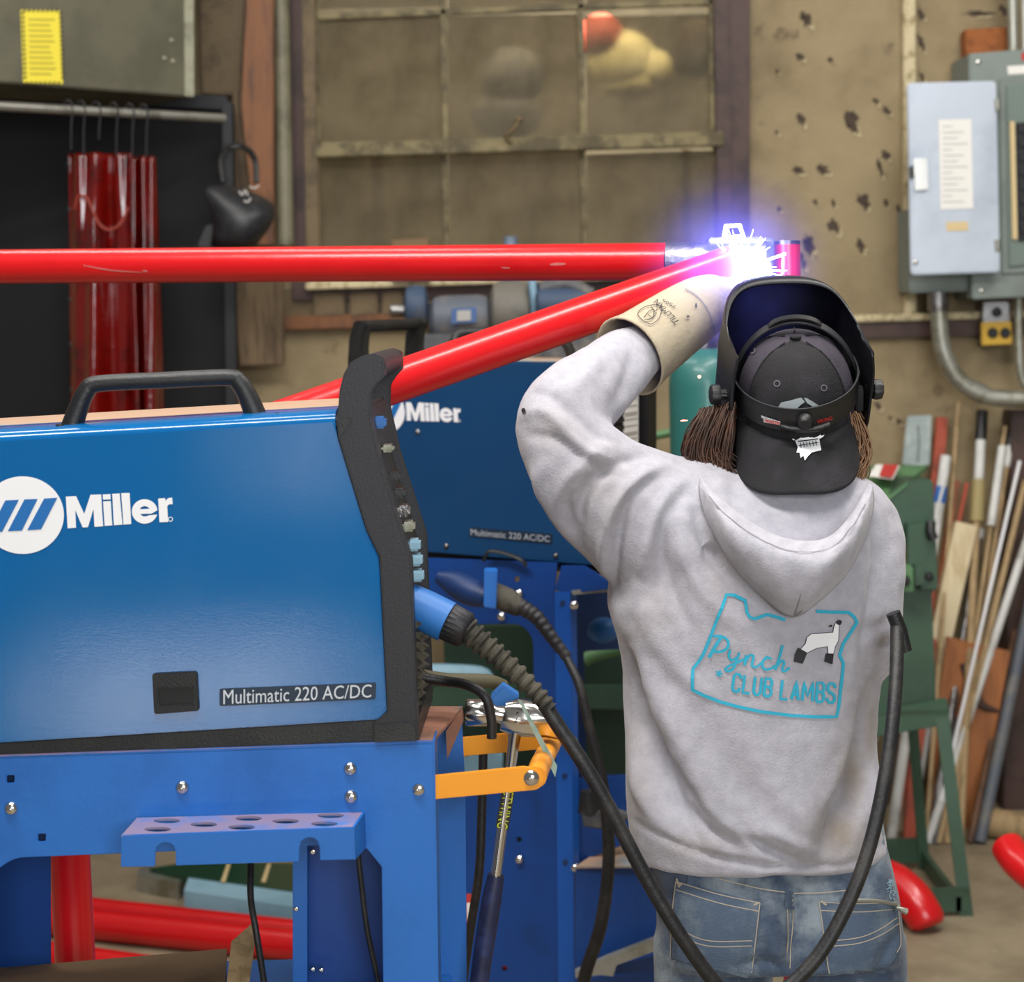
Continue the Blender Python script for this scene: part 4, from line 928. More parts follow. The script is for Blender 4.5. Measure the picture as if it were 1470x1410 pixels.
# shear so that the baseline follows the yawed panel
T5 = lambda p: (583+(p[0]-535)/5.654*.512, 577.5+((p[1]-300)/5.654)*.575+(p[0]-535)/5.654*.512*.105)
logo(w2, Surf(P2, off=.001), T5, .0012)
ext('name_plate', [(674, 757), (793, 767), (792, 781), (674, 770)], sh(P2, -.002), .0015, 'plate_dark', w2, r=2)
bm = bmesh.new(); text_to(bm, Surf(P2, off=.0035), 'Multimatic 220 AC/DC', [(677, 759), (790, 769), (790, 778), (677, 768)], bold=0); decal('model_text', bm, 'plate_text', w2)
bm = bmesh.new()
for x, y in ((641, 784), (798, 798), (600, 620)): addball(bm, U(x, y, P2), .006, 10)
link('panel_screws', bm, 'steel', w2)
tag(tube('coiled_strap', pt((694, 806, 3.93), (702, 792, 3.93), (722, 794, 3.92), (745, 802, 3.9), (756, 812, 3.9)), .007, 'plastic_black', sm=5, flat=.5), 'black strap lying at the foot of the far welding machine', 'strap')
c2 = thing('welder_cart', 'darker blue steel cart standing behind the orange bracket', 'cart', Vector((0, 4.0, 0)), 'blue welder carts')
PX = (3.93, -.5)
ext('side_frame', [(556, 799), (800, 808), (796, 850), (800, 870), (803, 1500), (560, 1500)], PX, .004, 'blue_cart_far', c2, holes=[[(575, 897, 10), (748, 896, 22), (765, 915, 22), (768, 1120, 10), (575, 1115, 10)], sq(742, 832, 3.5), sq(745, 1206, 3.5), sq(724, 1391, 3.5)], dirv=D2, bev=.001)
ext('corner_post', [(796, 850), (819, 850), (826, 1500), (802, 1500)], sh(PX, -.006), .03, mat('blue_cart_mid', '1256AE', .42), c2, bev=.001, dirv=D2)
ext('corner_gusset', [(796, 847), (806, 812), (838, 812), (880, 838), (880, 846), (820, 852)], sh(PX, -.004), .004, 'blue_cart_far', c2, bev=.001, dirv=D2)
ext('top_lip', [(820, 849), (868, 840), (900, 842), (900, 848), (822, 854)], 3.86, .02, 'galv', c2)
for x, y, m in ((808, 866, 'blue_dark'), (811, 1114, 'blue_dark'), (812, 1238, 'blue_dark')):
    turned('bolt_hole', [(0, .001), (.006, .001), (.0065, 0)], U(x, y, sh(PX, -.0075)), m, c2, (0, -1, 0), 14)
for x, y in ((745, 852), (720, 885), (746, 1234), (824, 869), (826, 1246), (668, 1082)):
    turned('bolt', [(0, .007), (.005, .006), (.0085, .002), (.0085, 0)], U(x, y, sh(PX, -.008)), 'steel_bright', c2, (0, -1, 0), 14)
ext('back_plate', [(822, 852), (940, 846), (940, 1500), (826, 1500)], 4.3, .004, 'blue_dark', c2, holes=[[(838, 935), (935, 930), (935, 1112), (842, 1112)]])
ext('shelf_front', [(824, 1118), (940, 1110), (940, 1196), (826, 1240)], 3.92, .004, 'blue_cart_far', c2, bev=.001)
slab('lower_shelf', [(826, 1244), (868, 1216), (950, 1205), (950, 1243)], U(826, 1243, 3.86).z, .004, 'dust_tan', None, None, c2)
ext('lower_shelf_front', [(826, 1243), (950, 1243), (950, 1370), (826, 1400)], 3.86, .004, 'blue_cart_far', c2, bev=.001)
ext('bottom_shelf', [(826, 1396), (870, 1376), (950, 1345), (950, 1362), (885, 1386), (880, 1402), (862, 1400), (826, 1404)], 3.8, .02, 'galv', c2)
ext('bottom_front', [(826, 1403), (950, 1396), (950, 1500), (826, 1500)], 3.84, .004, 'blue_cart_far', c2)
tag(ball('blue_drum', U(866, 905, 4.15), .035, 'plastic_blue', sc=(1, 1, .8)), 'bright blue rounded cap inside the far cart, left of the hoodie', 'cap')
tag(tube('green_tube', pt((838, 948, 4.5), (862, 938, 4.5), (930, 922, 4.5)), .016, 'green_machine_light', sm=4), 'pale green tube showing through the far cart left of the hoodie', 'tube')
tag(ext('green_crossbar', [(600, 984), (940, 986), (940, 1020), (600, 1016)], 4.87, .03, 'green_machine', bev=.003), 'dark green crossbar seen through both openings of the far cart', 'crossbar')
tag(box('black_crate', (U(640, 960, 5).x, 4.9, 0), (U(900, 960, 5).x, 5.0, U(700, 900, 4.9).z), 'green_dark'), 'dark green cabinet standing behind the far cart', 'cabinet')
tag(tube('pale_canister', pt((570, 968, 4.885), (640, 968, 4.885), (690, 971, 4.885), (706, 976, 4.885)), [.026, .026, .025, .012], 'pale_blue', sm=3), 'pale blue canister lying behind the torch connector', 'canister')
tag(ext('pale_box', [(640, 1078), (700, 1074), (722, 1090), (722, 1350), (640, 1350)], 4.72, .1, 'pale_blue', bev=.004), 'tall pale blue box on the floor showing behind the orange bars', 'box')
tag(ext('blue_clip', [(704, 1002), (722, 984), (746, 1000), (738, 1014), (708, 1018)], 2.56, .03, 'plastic_blue', r=3, bev=.003), 'bright blue clip behind the hammer head', 'clip')
# far machine's plug and lead
pl = thing('power_plug', 'black plug and ribbed cable strapped to the far blue cart', 'cable', U(800, 1400, 3.6))
tube('navy_connector', pt((628, 828, 3.75), (652, 838, 3.74), (676, 850, 3.72), (700, 858, 3.7)), [.012, .026, .028, .02], 'blue_dark', pl, sm=3, seg=8)
ext('blue_strap', [(695, 820), (714, 820), (712, 875), (694, 872)], 3.66, .05, 'blue_cart', pl, bev=.002)
tube('plug_body', pt((708, 852, 3.7), (728, 862, 3.69), (748, 874, 3.68)), [.022, .024, .017], 'rubber_dusty', pl)
Q = [Vector(x) for x in cat([tuple(p) for p in pt((745, 870, 3.68), (770, 886, 3.67), (792, 915, 3.66), (815, 945, 3.65))], 10)]
bm = bmesh.new(); addtube(bm, Q, [(.0165-.006*i/len(Q))*(1 if i % 3 else .86) for i in range(len(Q))], 16); link('ribbed_sleeve', bm, 'rubber', pl)
tube('cable', pt((812, 942, 3.65), (832, 985, 3.62), (845, 1040, 3.6), (862, 1110, 3.58), (872, 1180, 3.56), (873, 1250, 3.56), (862, 1330, 3.56), (840, 1400, 3.58), (826, 1480, 3.6)), [.008, .009, .0095, .011, .012, .012, .0125, .0125, .012], 'rubber', pl, sm=6)
ld = thing('lever_clamp', 'black and grey clamp knob on the far cart beside the hoodie hem', 'clamp', U(860, 1190, 3.8))
tube('knob', pt((844, 1135, 3.82), (845, 1150, 3.82), (846, 1165, 3.82)), [.015, .02, .024], 'plastic_black', ld)
ext('jaw', [(834, 1164), (880, 1166), (905, 1172), (902, 1178), (878, 1182), (872, 1192), (838, 1188)], 3.8, .04, 'grey_machine', ld, bev=.003)
rl = thing('red_sticker', 'small red and white sticker on the blue cart edge near the hammer grip', 'sticker', U(674, 1340, 3.5))
dec('sticker_face', [[(669, 1283), (679, 1283), (680, 1343), (670, 1343)]], 'red_label', rl, Surf(3.5)); dec('sticker_symbol', [[(670, 1296), (679, 1296), (680, 1330), (671, 1330)]], 'label_white', rl, Surf(3.498))
# ================================================================== THE RED GATE FRAME BEING WELDED
gt = thing('red_pipe_gate', 'bright red steel pipe frame being welded in front of the person', 'pipe frame', Vector((U(1128, 400, 3.22).x, 3.22, 0)))
rp_ = .0305
tube('top_pipe', [U(-160, 384, 3.62), U(958, 375.5, 3.22)], rp_, 'pipe_red', gt, seg=32)
tube('upright', [Vector((U(-150, 384, 3.62).x, 3.62, 0)), U(-150, 384, 3.62)], rp_, 'pipe_red', gt, seg=24)
tube('bare_end', [U(956, 375.5, 3.221), U(1100, 373, 3.20)], rp_+.0003, 'steel', gt, seg=32)
tube('diagonal_pipe', [U(300, 642, 2.66), U(1050, 380, 3.12)], rp_, 'pipe_red', gt, seg=32)
pz = U(1129, 346, 3.22)
tube('upright', [Vector((pz.x, 3.22, .02)), pz], .0225, 'pipe_red', gt, seg=28)
turned('pipe_cap', [(0, .001), (.0228, 0), (.0228, -.006)], pz, 'steel', gt)
bm = bmesh.new()
for P, w_ in (([(120, 381), (160, 388), (205, 391)], 2), ([(205, 388), (212, 390)], 3), ([(720, 384), (732, 385)], 2.4), ([(790, 380), (800, 379), (812, 379)], 4)): stroke_to(bm, Surf(obj=[c for c in bpy.data.objects if c.name == 'top_pipe'][0], off=.0005), P, w_, 3, taper=True)
decal('scuff_marks', bm, 'pipe_scuff', gt)
tube('weld_stub', pt((1060, 372, 3.18), (1062, 400, 3.18), (1064, 470, 3.18)), .0175, 'pipe_red', gt)
cl = thing('weld_clamp', 'small bare metal clamp standing on the pipe joint above the arc', 'clamp', U(1056, 350, 3.16))
ext('clamp_plate', [(1018, 341), (1092, 340), (1096, 348), (1018, 350)], 3.13, .06, 'steel', cl, bev=.002)
ext('clamp_block', [(1040, 322), (1064, 321), (1071, 343), (1036, 344)], 3.14, .035, 'steel_bright', cl, holes=[[(1046, 327), (1060, 326), (1064, 337), (1044, 338)]], r=2, bev=.002)
ext('joint_gusset', [(1090, 343), (1112, 342), (1112, 372), (1098, 392), (1092, 372)], 3.19, .02, 'grey_machine', cl, bev=.002)
# arc: glowing core, spray and emissive volumes imitating lens bloom
acx, acy, acY = 1064, 386, 3.10
ar = thing('welding_arc', 'blinding blue white welding arc at the pipe joint', 'welding arc', U(acx, acy, acY))
me_ = mat('arc_core', 'FFFFFF', .5, emit='EAF2FF', estr=60); me2 = mat('arc_spark', 'FFFFFF', .5, emit='BCD8FF', estr=14); me3 = mat('ember', 'FFFFFF', .5, emit='FF7A50', estr=12)
rr = random.Random(5); bm = bmesh.new(); C0 = U(acx, acy, acY)
addball(bm, C0, .022, 16, (1, .6, .9)); link('arc_core', bm, me_, ar, ang=3)
bm = bmesh.new()
for k in range(70):
    t = rr.random()*2*PI; l = .03+.045*rr.random()**1.5; d = Vector((math.cos(t), -.25+.3*rr.random(), math.sin(t)*.9))
    addtube(bm, [C0+d*.014, C0+d*l*.7, C0+d*l], [.0016, .0009, .0002], 5)
link('spark_spray', bm, me2, ar)
for (x, y, Y, r, l) in ((1004, 541, 2.72, .0022, 'glowing orange ember beside the left helmet knob'), (982, 604, 2.9, .0014, 'tiny spark streak left of the hair')):
    tag(ball('ember', U(x, y, Y), r, me3, sc=(1, 1, 1) if l[0] == 'g' else (4, 1, .6)), l, 'spark')
def glow_volume(name, c, rad, dens, em, col, parent):
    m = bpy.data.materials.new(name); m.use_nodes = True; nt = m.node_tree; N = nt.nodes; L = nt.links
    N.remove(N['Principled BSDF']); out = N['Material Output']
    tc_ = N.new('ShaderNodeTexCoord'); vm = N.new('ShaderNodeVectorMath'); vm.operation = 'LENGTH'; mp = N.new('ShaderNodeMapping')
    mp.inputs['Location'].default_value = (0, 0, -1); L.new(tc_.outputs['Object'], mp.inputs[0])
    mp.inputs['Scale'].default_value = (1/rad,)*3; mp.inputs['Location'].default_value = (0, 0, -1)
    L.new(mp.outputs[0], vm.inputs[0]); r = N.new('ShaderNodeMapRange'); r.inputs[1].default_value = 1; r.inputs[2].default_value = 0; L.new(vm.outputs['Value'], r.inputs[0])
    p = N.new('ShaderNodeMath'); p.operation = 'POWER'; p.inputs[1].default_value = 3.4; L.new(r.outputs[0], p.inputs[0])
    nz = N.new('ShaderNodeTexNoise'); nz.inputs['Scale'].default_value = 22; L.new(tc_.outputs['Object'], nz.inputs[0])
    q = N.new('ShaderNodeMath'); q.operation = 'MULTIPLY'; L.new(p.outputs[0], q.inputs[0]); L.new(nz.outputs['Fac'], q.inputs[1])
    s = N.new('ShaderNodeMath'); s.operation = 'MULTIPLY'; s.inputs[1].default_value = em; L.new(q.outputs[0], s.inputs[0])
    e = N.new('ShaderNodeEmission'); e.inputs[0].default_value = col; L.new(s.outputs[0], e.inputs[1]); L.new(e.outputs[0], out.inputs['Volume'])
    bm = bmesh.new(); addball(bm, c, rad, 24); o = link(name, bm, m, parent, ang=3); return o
glow_volume('bloom_haze', U(acx-12, acy, 3.02), .19, 0, 62, (.16, .17, 1.0, 1), ar)  # added glow volume standing in for lens haze across the helmet
glow_volume('bloom_core', U(acx, acy, acY), .07, 0, 520, (.62, .72, 1.0, 1), ar)
# ================================================================== THE PERSON
YP = 2.80
pr = thing('person', 'person seen from behind in grey hoodie and backwards black cap, welding with elbow raised', 'person', Vector((U(1125, 1300, YP).x, YP, 0)))
mpp = YP/F
def ring(cx, cy, Y, a, b, n=2.4, seg=48, dz=0):
    c = U(cx, cy, Y); out = []
    for k in range(seg):
        t = 2*PI*k/seg; ct_, s_ = math.cos(t), math.sin(t)
        out.append(c+Vector((a*math.copysign(abs(ct_)**(2/n), ct_), b*math.copysign(abs(s_)**(2/n), s_), dz)))
    return out
def loft(bm, rings, cap=True):
    R_ = [[bm.verts.new(p) for p in r] for r in rings]; n = len(R_[0])
    for a, b in zip(R_, R_[1:]):
        for k in range(n): bm.faces.new([a[k-1], a[k], b[k], b[k-1]])
    if cap: bm.faces.new(R_[0]); bm.faces.new(R_[-1][::-1])
def remesh(bm, vox, sm=4, lam=.5):
    me = bpy.data.meshes.new('r'); bmesh.ops.recalc_face_normals(bm, faces=bm.faces[:]); bm.to_mesh(me); bm.free()
    o = bpy.data.objects.new('r', me); COL.objects.link(o); md = o.modifiers.new('r', 'REMESH'); md.mode = 'VOXEL'; md.voxel_size = vox; md.use_smooth_shade = True
    dg = bpy.context.evaluated_depsgraph_get(); m2 = bpy.data.meshes.new_from_object(o.evaluated_get(dg))
    bpy.data.objects.remove(o); bpy.data.meshes.remove(me)
    n = len(m2.vertices); co = np.empty(n*3); m2.vertices.foreach_get('co', co); co = co.reshape(-1, 3)
    ne = len(m2.edges); e = np.empty(ne*2, 'i'); m2.edges.foreach_get('vertices', e); e = e.reshape(-1, 2)
    deg = np.bincount(e.ravel(), minlength=n).astype(float)[:, None]; deg[deg == 0] = 1
    def lap(co):
        s = np.stack([np.bincount(e[:, 0], co[e[:, 1], k], n)+np.bincount(e[:, 1], co[e[:, 0], k], n) for k in range(3)], 1); return s/deg-co
    for _ in range(sm): co = co+lam*lap(co); co = co-lam*.9*lap(co) if _ % 2 else co
    m2.vertices.foreach_set('co', co.ravel()); m2.update(); return m2
Rn = np.array(RI); En = np.array(EYE)
FK = 1.55
def fold(me, folds, front=True):
    """raise (+) or press in (-) soft folds that run along traced lines"""
    n = len(me.vertices); co = np.empty(n*3); me.vertices.foreach_get('co', co); co = co.reshape(-1, 3)
    no = np.empty(n*3); me.vertices.foreach_get('normal', no); no = no.reshape(-1, 3)
    q = (co-En) @ Rn.T; px = CX-F*q[:, 0]/q[:, 2]; py = CY+F*q[:, 1]/q[:, 2]
    vd = co-En; vd /= np.linalg.norm(vd, axis=1)[:, None]; w0 = np.clip(-(no*vd).sum(1)*2.2, 0, 1)
    disp = np.zeros(n)
    for P, wd, am in folds:
        Q = np.array(cat(P, 6)); best = np.full(n, 1e9); tt = np.zeros(n); L_ = len(Q)-1
        for i in range(L_):
            a, b = Q[i], Q[i+1]; d = b-a; l2 = max(d@d, 1e-9)
            t = np.clip(((px-a[0])*d[0]+(py-a[1])*d[1])/l2, 0, 1)
            ds = np.hypot(px-a[0]-t*d[0], py-a[1]-t*d[1]); k = ds < best; best[k] = ds[k]; tt[k] = (i+t[k])/L_
        disp += am*np.exp(-(best/wd)**2)*(np.sin(np.clip(tt, 0, 1)*PI*.9+.15)**.8)
    co += no*(disp*w0*FK)[:, None]
    me.vertices.foreach_set('co', co.ravel()); me.update()
# ---------------------------------------------------------------- hoodie
bm = bmesh.new(); rg = []
TS = [(664, 1085, 1185, .045, 0), (684, 1010, 1232, .065, 0), (702, 955, 1262, .085, 0), (728, 915, 1282, .104, 0), (765, 888, 1288, .118, 0), (810, 874, 1286, .128, 0), (860, 868, 1280, .132, 0), (905, 882, 1272, .132, 0), (960, 891, 1266, .130, 0), (1020, 893, 1260, .130, 0), (1080, 895, 1258, .131, 0), (1130, 896, 1262, .133, 0), (1170, 897, 1266, .134, 0), (1200, 900, 1272, .130, 0), (1226, 906, 1276, .126, 0)]
for y, xl, xr, d, o_ in TS: rg.append(ring((xl+xr)/2, y, YP, (xr-xl)/2*mpp, d, 2.5))
loft(bm, rg)
addtube(bm, pt((985, 775, 2.80), (925, 745, 2.79), (868, 705, 2.775), (828, 660, 2.765), (806, 618, 2.77), (812, 590, 2.785), (850, 558, 2.84), (885, 528, 2.89), (908, 510, 2.93), (930, 496, 2.96)), [.125, .104, .088, .074, .066, .063, .060, .052, .045, .034], 28, sm=4)
addtube(bm, pt((1205, 745, 2.80), (1235, 765, 2.79), (1245, 810, 2.77), (1244, 860, 2.76), (1243, 905, 2.76), (1240, 935, 2.79), (1225, 925, 2.87), (1190, 880, 2.96), (1150, 800, 3.02), (1125, 700, 3.06), (1108, 600, 3.09), (1098, 530, 3.11)), [.06, .062, .056, .052, .050, .050, .049, .046, .043, .042, .04, .038], 24, sm=4)
hd = remesh(bm, .0052, 10)
FO = [
 # sleeve: elbow and forearm
 ([(742, 600), (775, 590), (800, 605), (830, 640), (870, 662), (905, 668)], 9, .006), ([(760, 625), (800, 632), (840, 660), (880, 680)], 8, -.007),
 ([(930, 655), (890, 665), (850, 690), (832, 730), (835, 770)], 9, -.010), ([(880, 640), (850, 655), (815, 690), (800, 740)], 9, .005),
 ([(960, 668), (915, 690), (880, 730), (868, 780), (866, 830)], 9, .009), ([(945, 682), (905, 712), (890, 760), (884, 810), (880, 850)], 7, -.008),
 ([(790, 655), (775, 690), (790, 740), (815, 790)], 12, .006), ([(815, 700), (815, 745), (840, 800)], 9, -.006),
 ([(1000, 680), (960, 710), (935, 760), (920, 820), (905, 870)], 11, .006), ([(985, 705), (955, 745), (945, 800), (930, 860)], 9, -.006),
 ([(870, 500), (840, 540), (812, 560)], 12, .004), ([(905, 500), (900, 545), (880, 590)], 10, -.005), ([(925, 520), (915, 565), (890, 600)], 8, .004), ([(760, 560), (800, 575), (850, 620), (880, 635)], 7, -.004),
 # upper back: pulled from the shoulders
 ([(1000, 720), (1010, 770), (1040, 820), (1090, 870)], 10, -.012), ([(975, 730), (980, 790), (1010, 850), (1060, 900)], 13, .006), ([(950, 770), (960, 840), (995, 910)], 11, -.006),
 ([(920, 850), (935, 900), (975, 960), (1020, 1010)], 16, .006), ([(895, 900), (925, 960), (965, 1040), (1000, 1110), (1030, 1180)], 20, .008),
 # deep shade folds at the lower left
 ([(897, 930), (905, 1000), (928, 1070), (960, 1140), (1000, 1200)], 17, -.026), ([(900, 1060), (912, 1120), (945, 1180)], 12, .008), ([(930, 1055), (965, 1110), (1005, 1160), (1060, 1205)], 10, -.008),
 ([(985, 1160), (1020, 1195), (1062, 1218)], 7, -.009), ([(1000, 1150), (1050, 1190), (1100, 1205)], 9, .006), ([(1060, 1190), (1105, 1222), (1165, 1246)], 7, -.009), ([(1080, 1180), (1130, 1205), (1180, 1230)], 9, .005),
 ([(1020, 1040), (1050, 1110), (1100, 1170)], 20, -.005), ([(1100, 1100), (1130, 1160), (1180, 1200)], 22, .004),
 # lower right
 ([(1262, 985), (1250, 1040), (1232, 1110), (1200, 1180), (1180, 1235)], 16, -.021), ([(1270, 1040), (1262, 1110), (1245, 1180)], 10, .008), ([(1225, 1030), (1215, 1100), (1185, 1180)], 14, .005),
 ([(1235, 1090), (1225, 1160), (1212, 1225)], 7, -.006),
 # right sleeve against the body
 ([(1252, 740), (1258, 800), (1252, 870), (1240, 940), (1248, 990)], 9, -.007), ([(1285, 880), (1262, 900), (1240, 910)], 7, -.004), ([(1286, 920), (1265, 930)], 6, -.004),
 # hem
 ([(899, 1172), (940, 1196), (995, 1222), (1060, 1238), (1120, 1246), (1180, 1246), (1235, 1234), (1278, 1205)], 5, -.0045),
]
fold(hd, FO)
# softer small unevenness of the cloth
n = len(hd.vertices); no_ = [v.normal.copy() for v in hd.vertices]
for v, nn in zip(hd.vertices, no_):
    p = v.co; v.co = p+nn*(.0028*noise.noise(p*14)+.0014*noise.noise(p*38+Vector((3, 1, 2))))
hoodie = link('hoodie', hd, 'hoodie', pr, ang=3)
# grime rubbed into the cloth
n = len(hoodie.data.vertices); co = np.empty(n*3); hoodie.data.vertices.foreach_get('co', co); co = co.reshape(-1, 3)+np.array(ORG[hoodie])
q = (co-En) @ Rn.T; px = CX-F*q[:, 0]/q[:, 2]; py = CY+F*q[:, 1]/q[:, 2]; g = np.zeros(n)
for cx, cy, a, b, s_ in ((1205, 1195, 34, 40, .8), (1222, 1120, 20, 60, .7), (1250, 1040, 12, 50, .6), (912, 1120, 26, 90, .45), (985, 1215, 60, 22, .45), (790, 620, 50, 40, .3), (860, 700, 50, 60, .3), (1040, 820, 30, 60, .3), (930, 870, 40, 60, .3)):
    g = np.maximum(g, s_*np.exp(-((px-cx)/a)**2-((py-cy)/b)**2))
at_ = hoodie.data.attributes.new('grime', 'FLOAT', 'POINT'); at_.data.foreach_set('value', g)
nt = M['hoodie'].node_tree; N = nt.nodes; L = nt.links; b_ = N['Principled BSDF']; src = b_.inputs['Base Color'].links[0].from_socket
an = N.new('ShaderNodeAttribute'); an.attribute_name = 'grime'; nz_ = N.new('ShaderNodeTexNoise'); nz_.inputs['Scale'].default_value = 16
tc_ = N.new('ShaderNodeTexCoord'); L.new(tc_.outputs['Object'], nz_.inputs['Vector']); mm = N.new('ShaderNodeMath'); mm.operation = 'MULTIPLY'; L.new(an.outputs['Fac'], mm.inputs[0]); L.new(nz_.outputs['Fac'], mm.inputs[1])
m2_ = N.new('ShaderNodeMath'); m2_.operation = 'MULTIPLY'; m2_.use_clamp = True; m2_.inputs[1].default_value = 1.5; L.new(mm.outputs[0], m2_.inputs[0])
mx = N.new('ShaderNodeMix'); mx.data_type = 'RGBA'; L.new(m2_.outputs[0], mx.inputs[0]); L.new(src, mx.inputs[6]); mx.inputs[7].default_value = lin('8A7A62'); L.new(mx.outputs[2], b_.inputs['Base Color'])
# hood lying on the back
def rowc(P, n): 
    Q = cat(P, 12); idx = np.linspace(0, len(Q)-1, n); return [Q[int(i)]*(1-(i-int(i)))+(Q[min(int(i)+1, len(Q)-1)])*(i-int(i)) for i in idx]
NU = 56
rows = [
 rowc([(1012, 684, 2.80), (1040, 694, 2.775), (1085, 700, 2.755), (1130, 702, 2.75), (1180, 700, 2.755), (1220, 692, 2.775), (1240, 676, 2.80)], NU),
 rowc([(1010, 690, 2.785), (1040, 714, 2.755), (1085, 748, 2.735), (1135, 766, 2.725), (1180, 760, 2.735), (1218, 724, 2.755), (1243, 690, 2.785)], NU),
 rowc([(1010, 694, 2.755), (1038, 724, 2.70), (1083, 764, 2.675), (1135, 786, 2.665), (1184, 782, 2.67), (1220, 745, 2.70), (1246, 698, 2.755)], NU),
 rowc([(1008, 684, 2.74), (1036, 716, 2.675), (1082, 752, 2.645), (1135, 774, 2.632), (1186, 772, 2.64), (1222, 738, 2.67), (1247, 694, 2.74)], NU),
 rowc([(1004, 688, 2.725), (1030, 722, 2.655), (1078, 760, 2.622), (1132, 784, 2.608), (1190, 782, 2.615), (1228, 744, 2.65), (1252, 698, 2.725)], NU),
 rowc([(1003, 700, 2.715), (1030, 740, 2.64), (1080, 778, 2.605), (1136, 805, 2.59), (1194, 802, 2.60), (1234, 758, 2.64), (1255, 712, 2.715)], NU),
 rowc([(1006, 720, 2.70), (1036, 770, 2.635), (1086, 812, 2.605), (1140, 838, 2.592), (1190, 830, 2.605), (1230, 785, 2.64), (1254, 730, 2.71)], NU),
 rowc([(1012, 742, 2.69), (1046, 798, 2.645), (1092, 842, 2.622), (1140, 866, 2.612), (1182, 852, 2.62), (1222, 808, 2.65), (1250, 750, 2.70)], NU),
 rowc([(1018, 756, 2.70), (1052, 812, 2.675), (1098, 860, 2.662), (1138, 886, 2.655), (1176, 864, 2.66), (1218, 822, 2.675), (1248, 764, 2.71)], NU)]
NV = 6*len(rows)
cols = [cat([tuple(r[i]) for r in rows], 6) for i in range(NU)]
bm = bmesh.new(); G = []
for i, c in enumerate(cols):
    col = []
    for j, q in enumerate(c):
        dy = .003*math.sin(i*.55+j*.12)*(1 if j > 26 else .3) + (.004*noise.noise(Vector((i*.18, j*.14, 2))))
        if 17 <= j <= 27: dy += .0020*math.sin(i*1.25+j*.5)
        col.append(bm.verts.new(U(q[0], q[1], q[2]+dy)))
    G.append(col)
for i in range(NU-1):
    for j in range(len(G[0])-1): bm.faces.new([G[i][j], G[i+1][j], G[i+1][j+1], G[i][j+1]])
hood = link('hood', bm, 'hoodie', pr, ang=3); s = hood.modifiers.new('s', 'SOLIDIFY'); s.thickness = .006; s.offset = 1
hs_ = Surf(obj=hood, off=.0015)
bm = bmesh.new()
stroke_to(bm, hs_, [(1126, 716), (1126, 730), (1127, 745)], 1.6, 3, taper=True); stroke_to(bm, hs_, [(1018, 712), (1040, 738), (1080, 768), (1132, 791), (1188, 789), (1222, 758), (1242, 724)], 1.0, 5)
for P in ([(1096, 866), (1116, 884), (1132, 892), (1140, 884), (1146, 866), (1150, 852)], [(1138, 886), (1152, 876)]): stroke_to(bm, hs_, P, 1.4, 4, taper=True)  # tip creases drawn as darker lines, their shade put into colour
decal('hood_seam_crease', bm, 'hoodie_seam', pr)
# print on the back
hsf = Surf(obj=hoodie, off=.002)
K5 = 4.594
def z5(P): return [(940+x/K5, 830+y/K5) for x, y in P]
bm = bmesh.new()
O1 = [(860, 275), (800, 255), (740, 240), (700, 255), (660, 268), (625, 258), (606, 225), (600, 190), (592, 152), (520, 115), (470, 110), (440, 200), (400, 300), (360, 405), (322, 500), (290, 550), (250, 600), (247, 665), (250, 735), (330, 775), (430, 815), (560, 850), (700, 880), (900, 905), (1050, 914), (1195, 913), (1208, 850), (1220, 740), (1232, 640), (1240, 560), (1215, 508), (1240, 430), (1285, 360), (1328, 290), (1310, 255), (1272, 225), (1160, 222), (1062, 217)]
stroke_to(bm, hsf, z5(O1), 4.6, 0)
for P, w_ in (([(445, 378), (405, 440), (358, 522)], 5), ([(385, 382), (440, 384), (482, 410), (480, 455), (440, 482), (385, 482)], 4), ([(498, 470), (488, 510), (508, 540), (545, 520)], 3.6), ([(556, 488), (540, 540), (515, 598), (485, 612), (466, 598), (500, 572), (560, 548), (592, 530)], 3.6),
              ([(604, 505), (590, 575)], 4), ([(596, 550), (630, 506), (650, 520), (640, 575), (668, 588)], 3.6), ([(668, 588), (690, 570), (742, 520)], 3), ([(768, 532), (735, 522), (708, 560), (722, 600), (770, 592), (790, 575)], 3.6), ([(842, 442), (820, 520), (792, 604)], 4), ([(800, 580), (838, 544), (852, 562), (838, 605), (860, 612), (888, 588)], 3.6)):
    stroke_to(bm, hsf, z5(P), w_, 5)
for a in range(5):
    t = a*2*PI/5-1.2; stroke_to(bm, hsf, z5([(425, 628), (425+24*math.cos(t), 628+24*math.sin(t))]), 2.6, 2)
SF = {'C': [[(1, .75), (1, .9), (.7, 1), (.3, 1), (0, .85), (0, .15), (.3, 0), (.7, 0), (1, .1), (1, .25)]], 'L': [[(0, 1), (0, 0), (1, 0)]], 'U': [[(0, 1), (0, .15), (.3, 0), (.7, 0), (1, .15), (1, 1)]],
 'B': [[(0, 0), (0, 1), (.7, 1), (1, .88), (1, .62), (.7, .52), (0, .52)], [(.7, .52), (1, .4), (1, .12), (.7, 0), (0, 0)]], 'A': [[(0, 0), (.5, 1), (1, 0)], [(.2, .3), (.8, .3)]], 'M': [[(0, 0), (0, 1), (.5, .25), (1, 1), (1, 0)]],
 'S': [[(1, .78), (1, .9), (.7, 1), (.3, 1), (0, .88), (0, .66), (.25, .54), (.75, .46), (1, .34), (1, .12), (.7, 0), (.3, 0), (0, .1), (0, .24)]]}
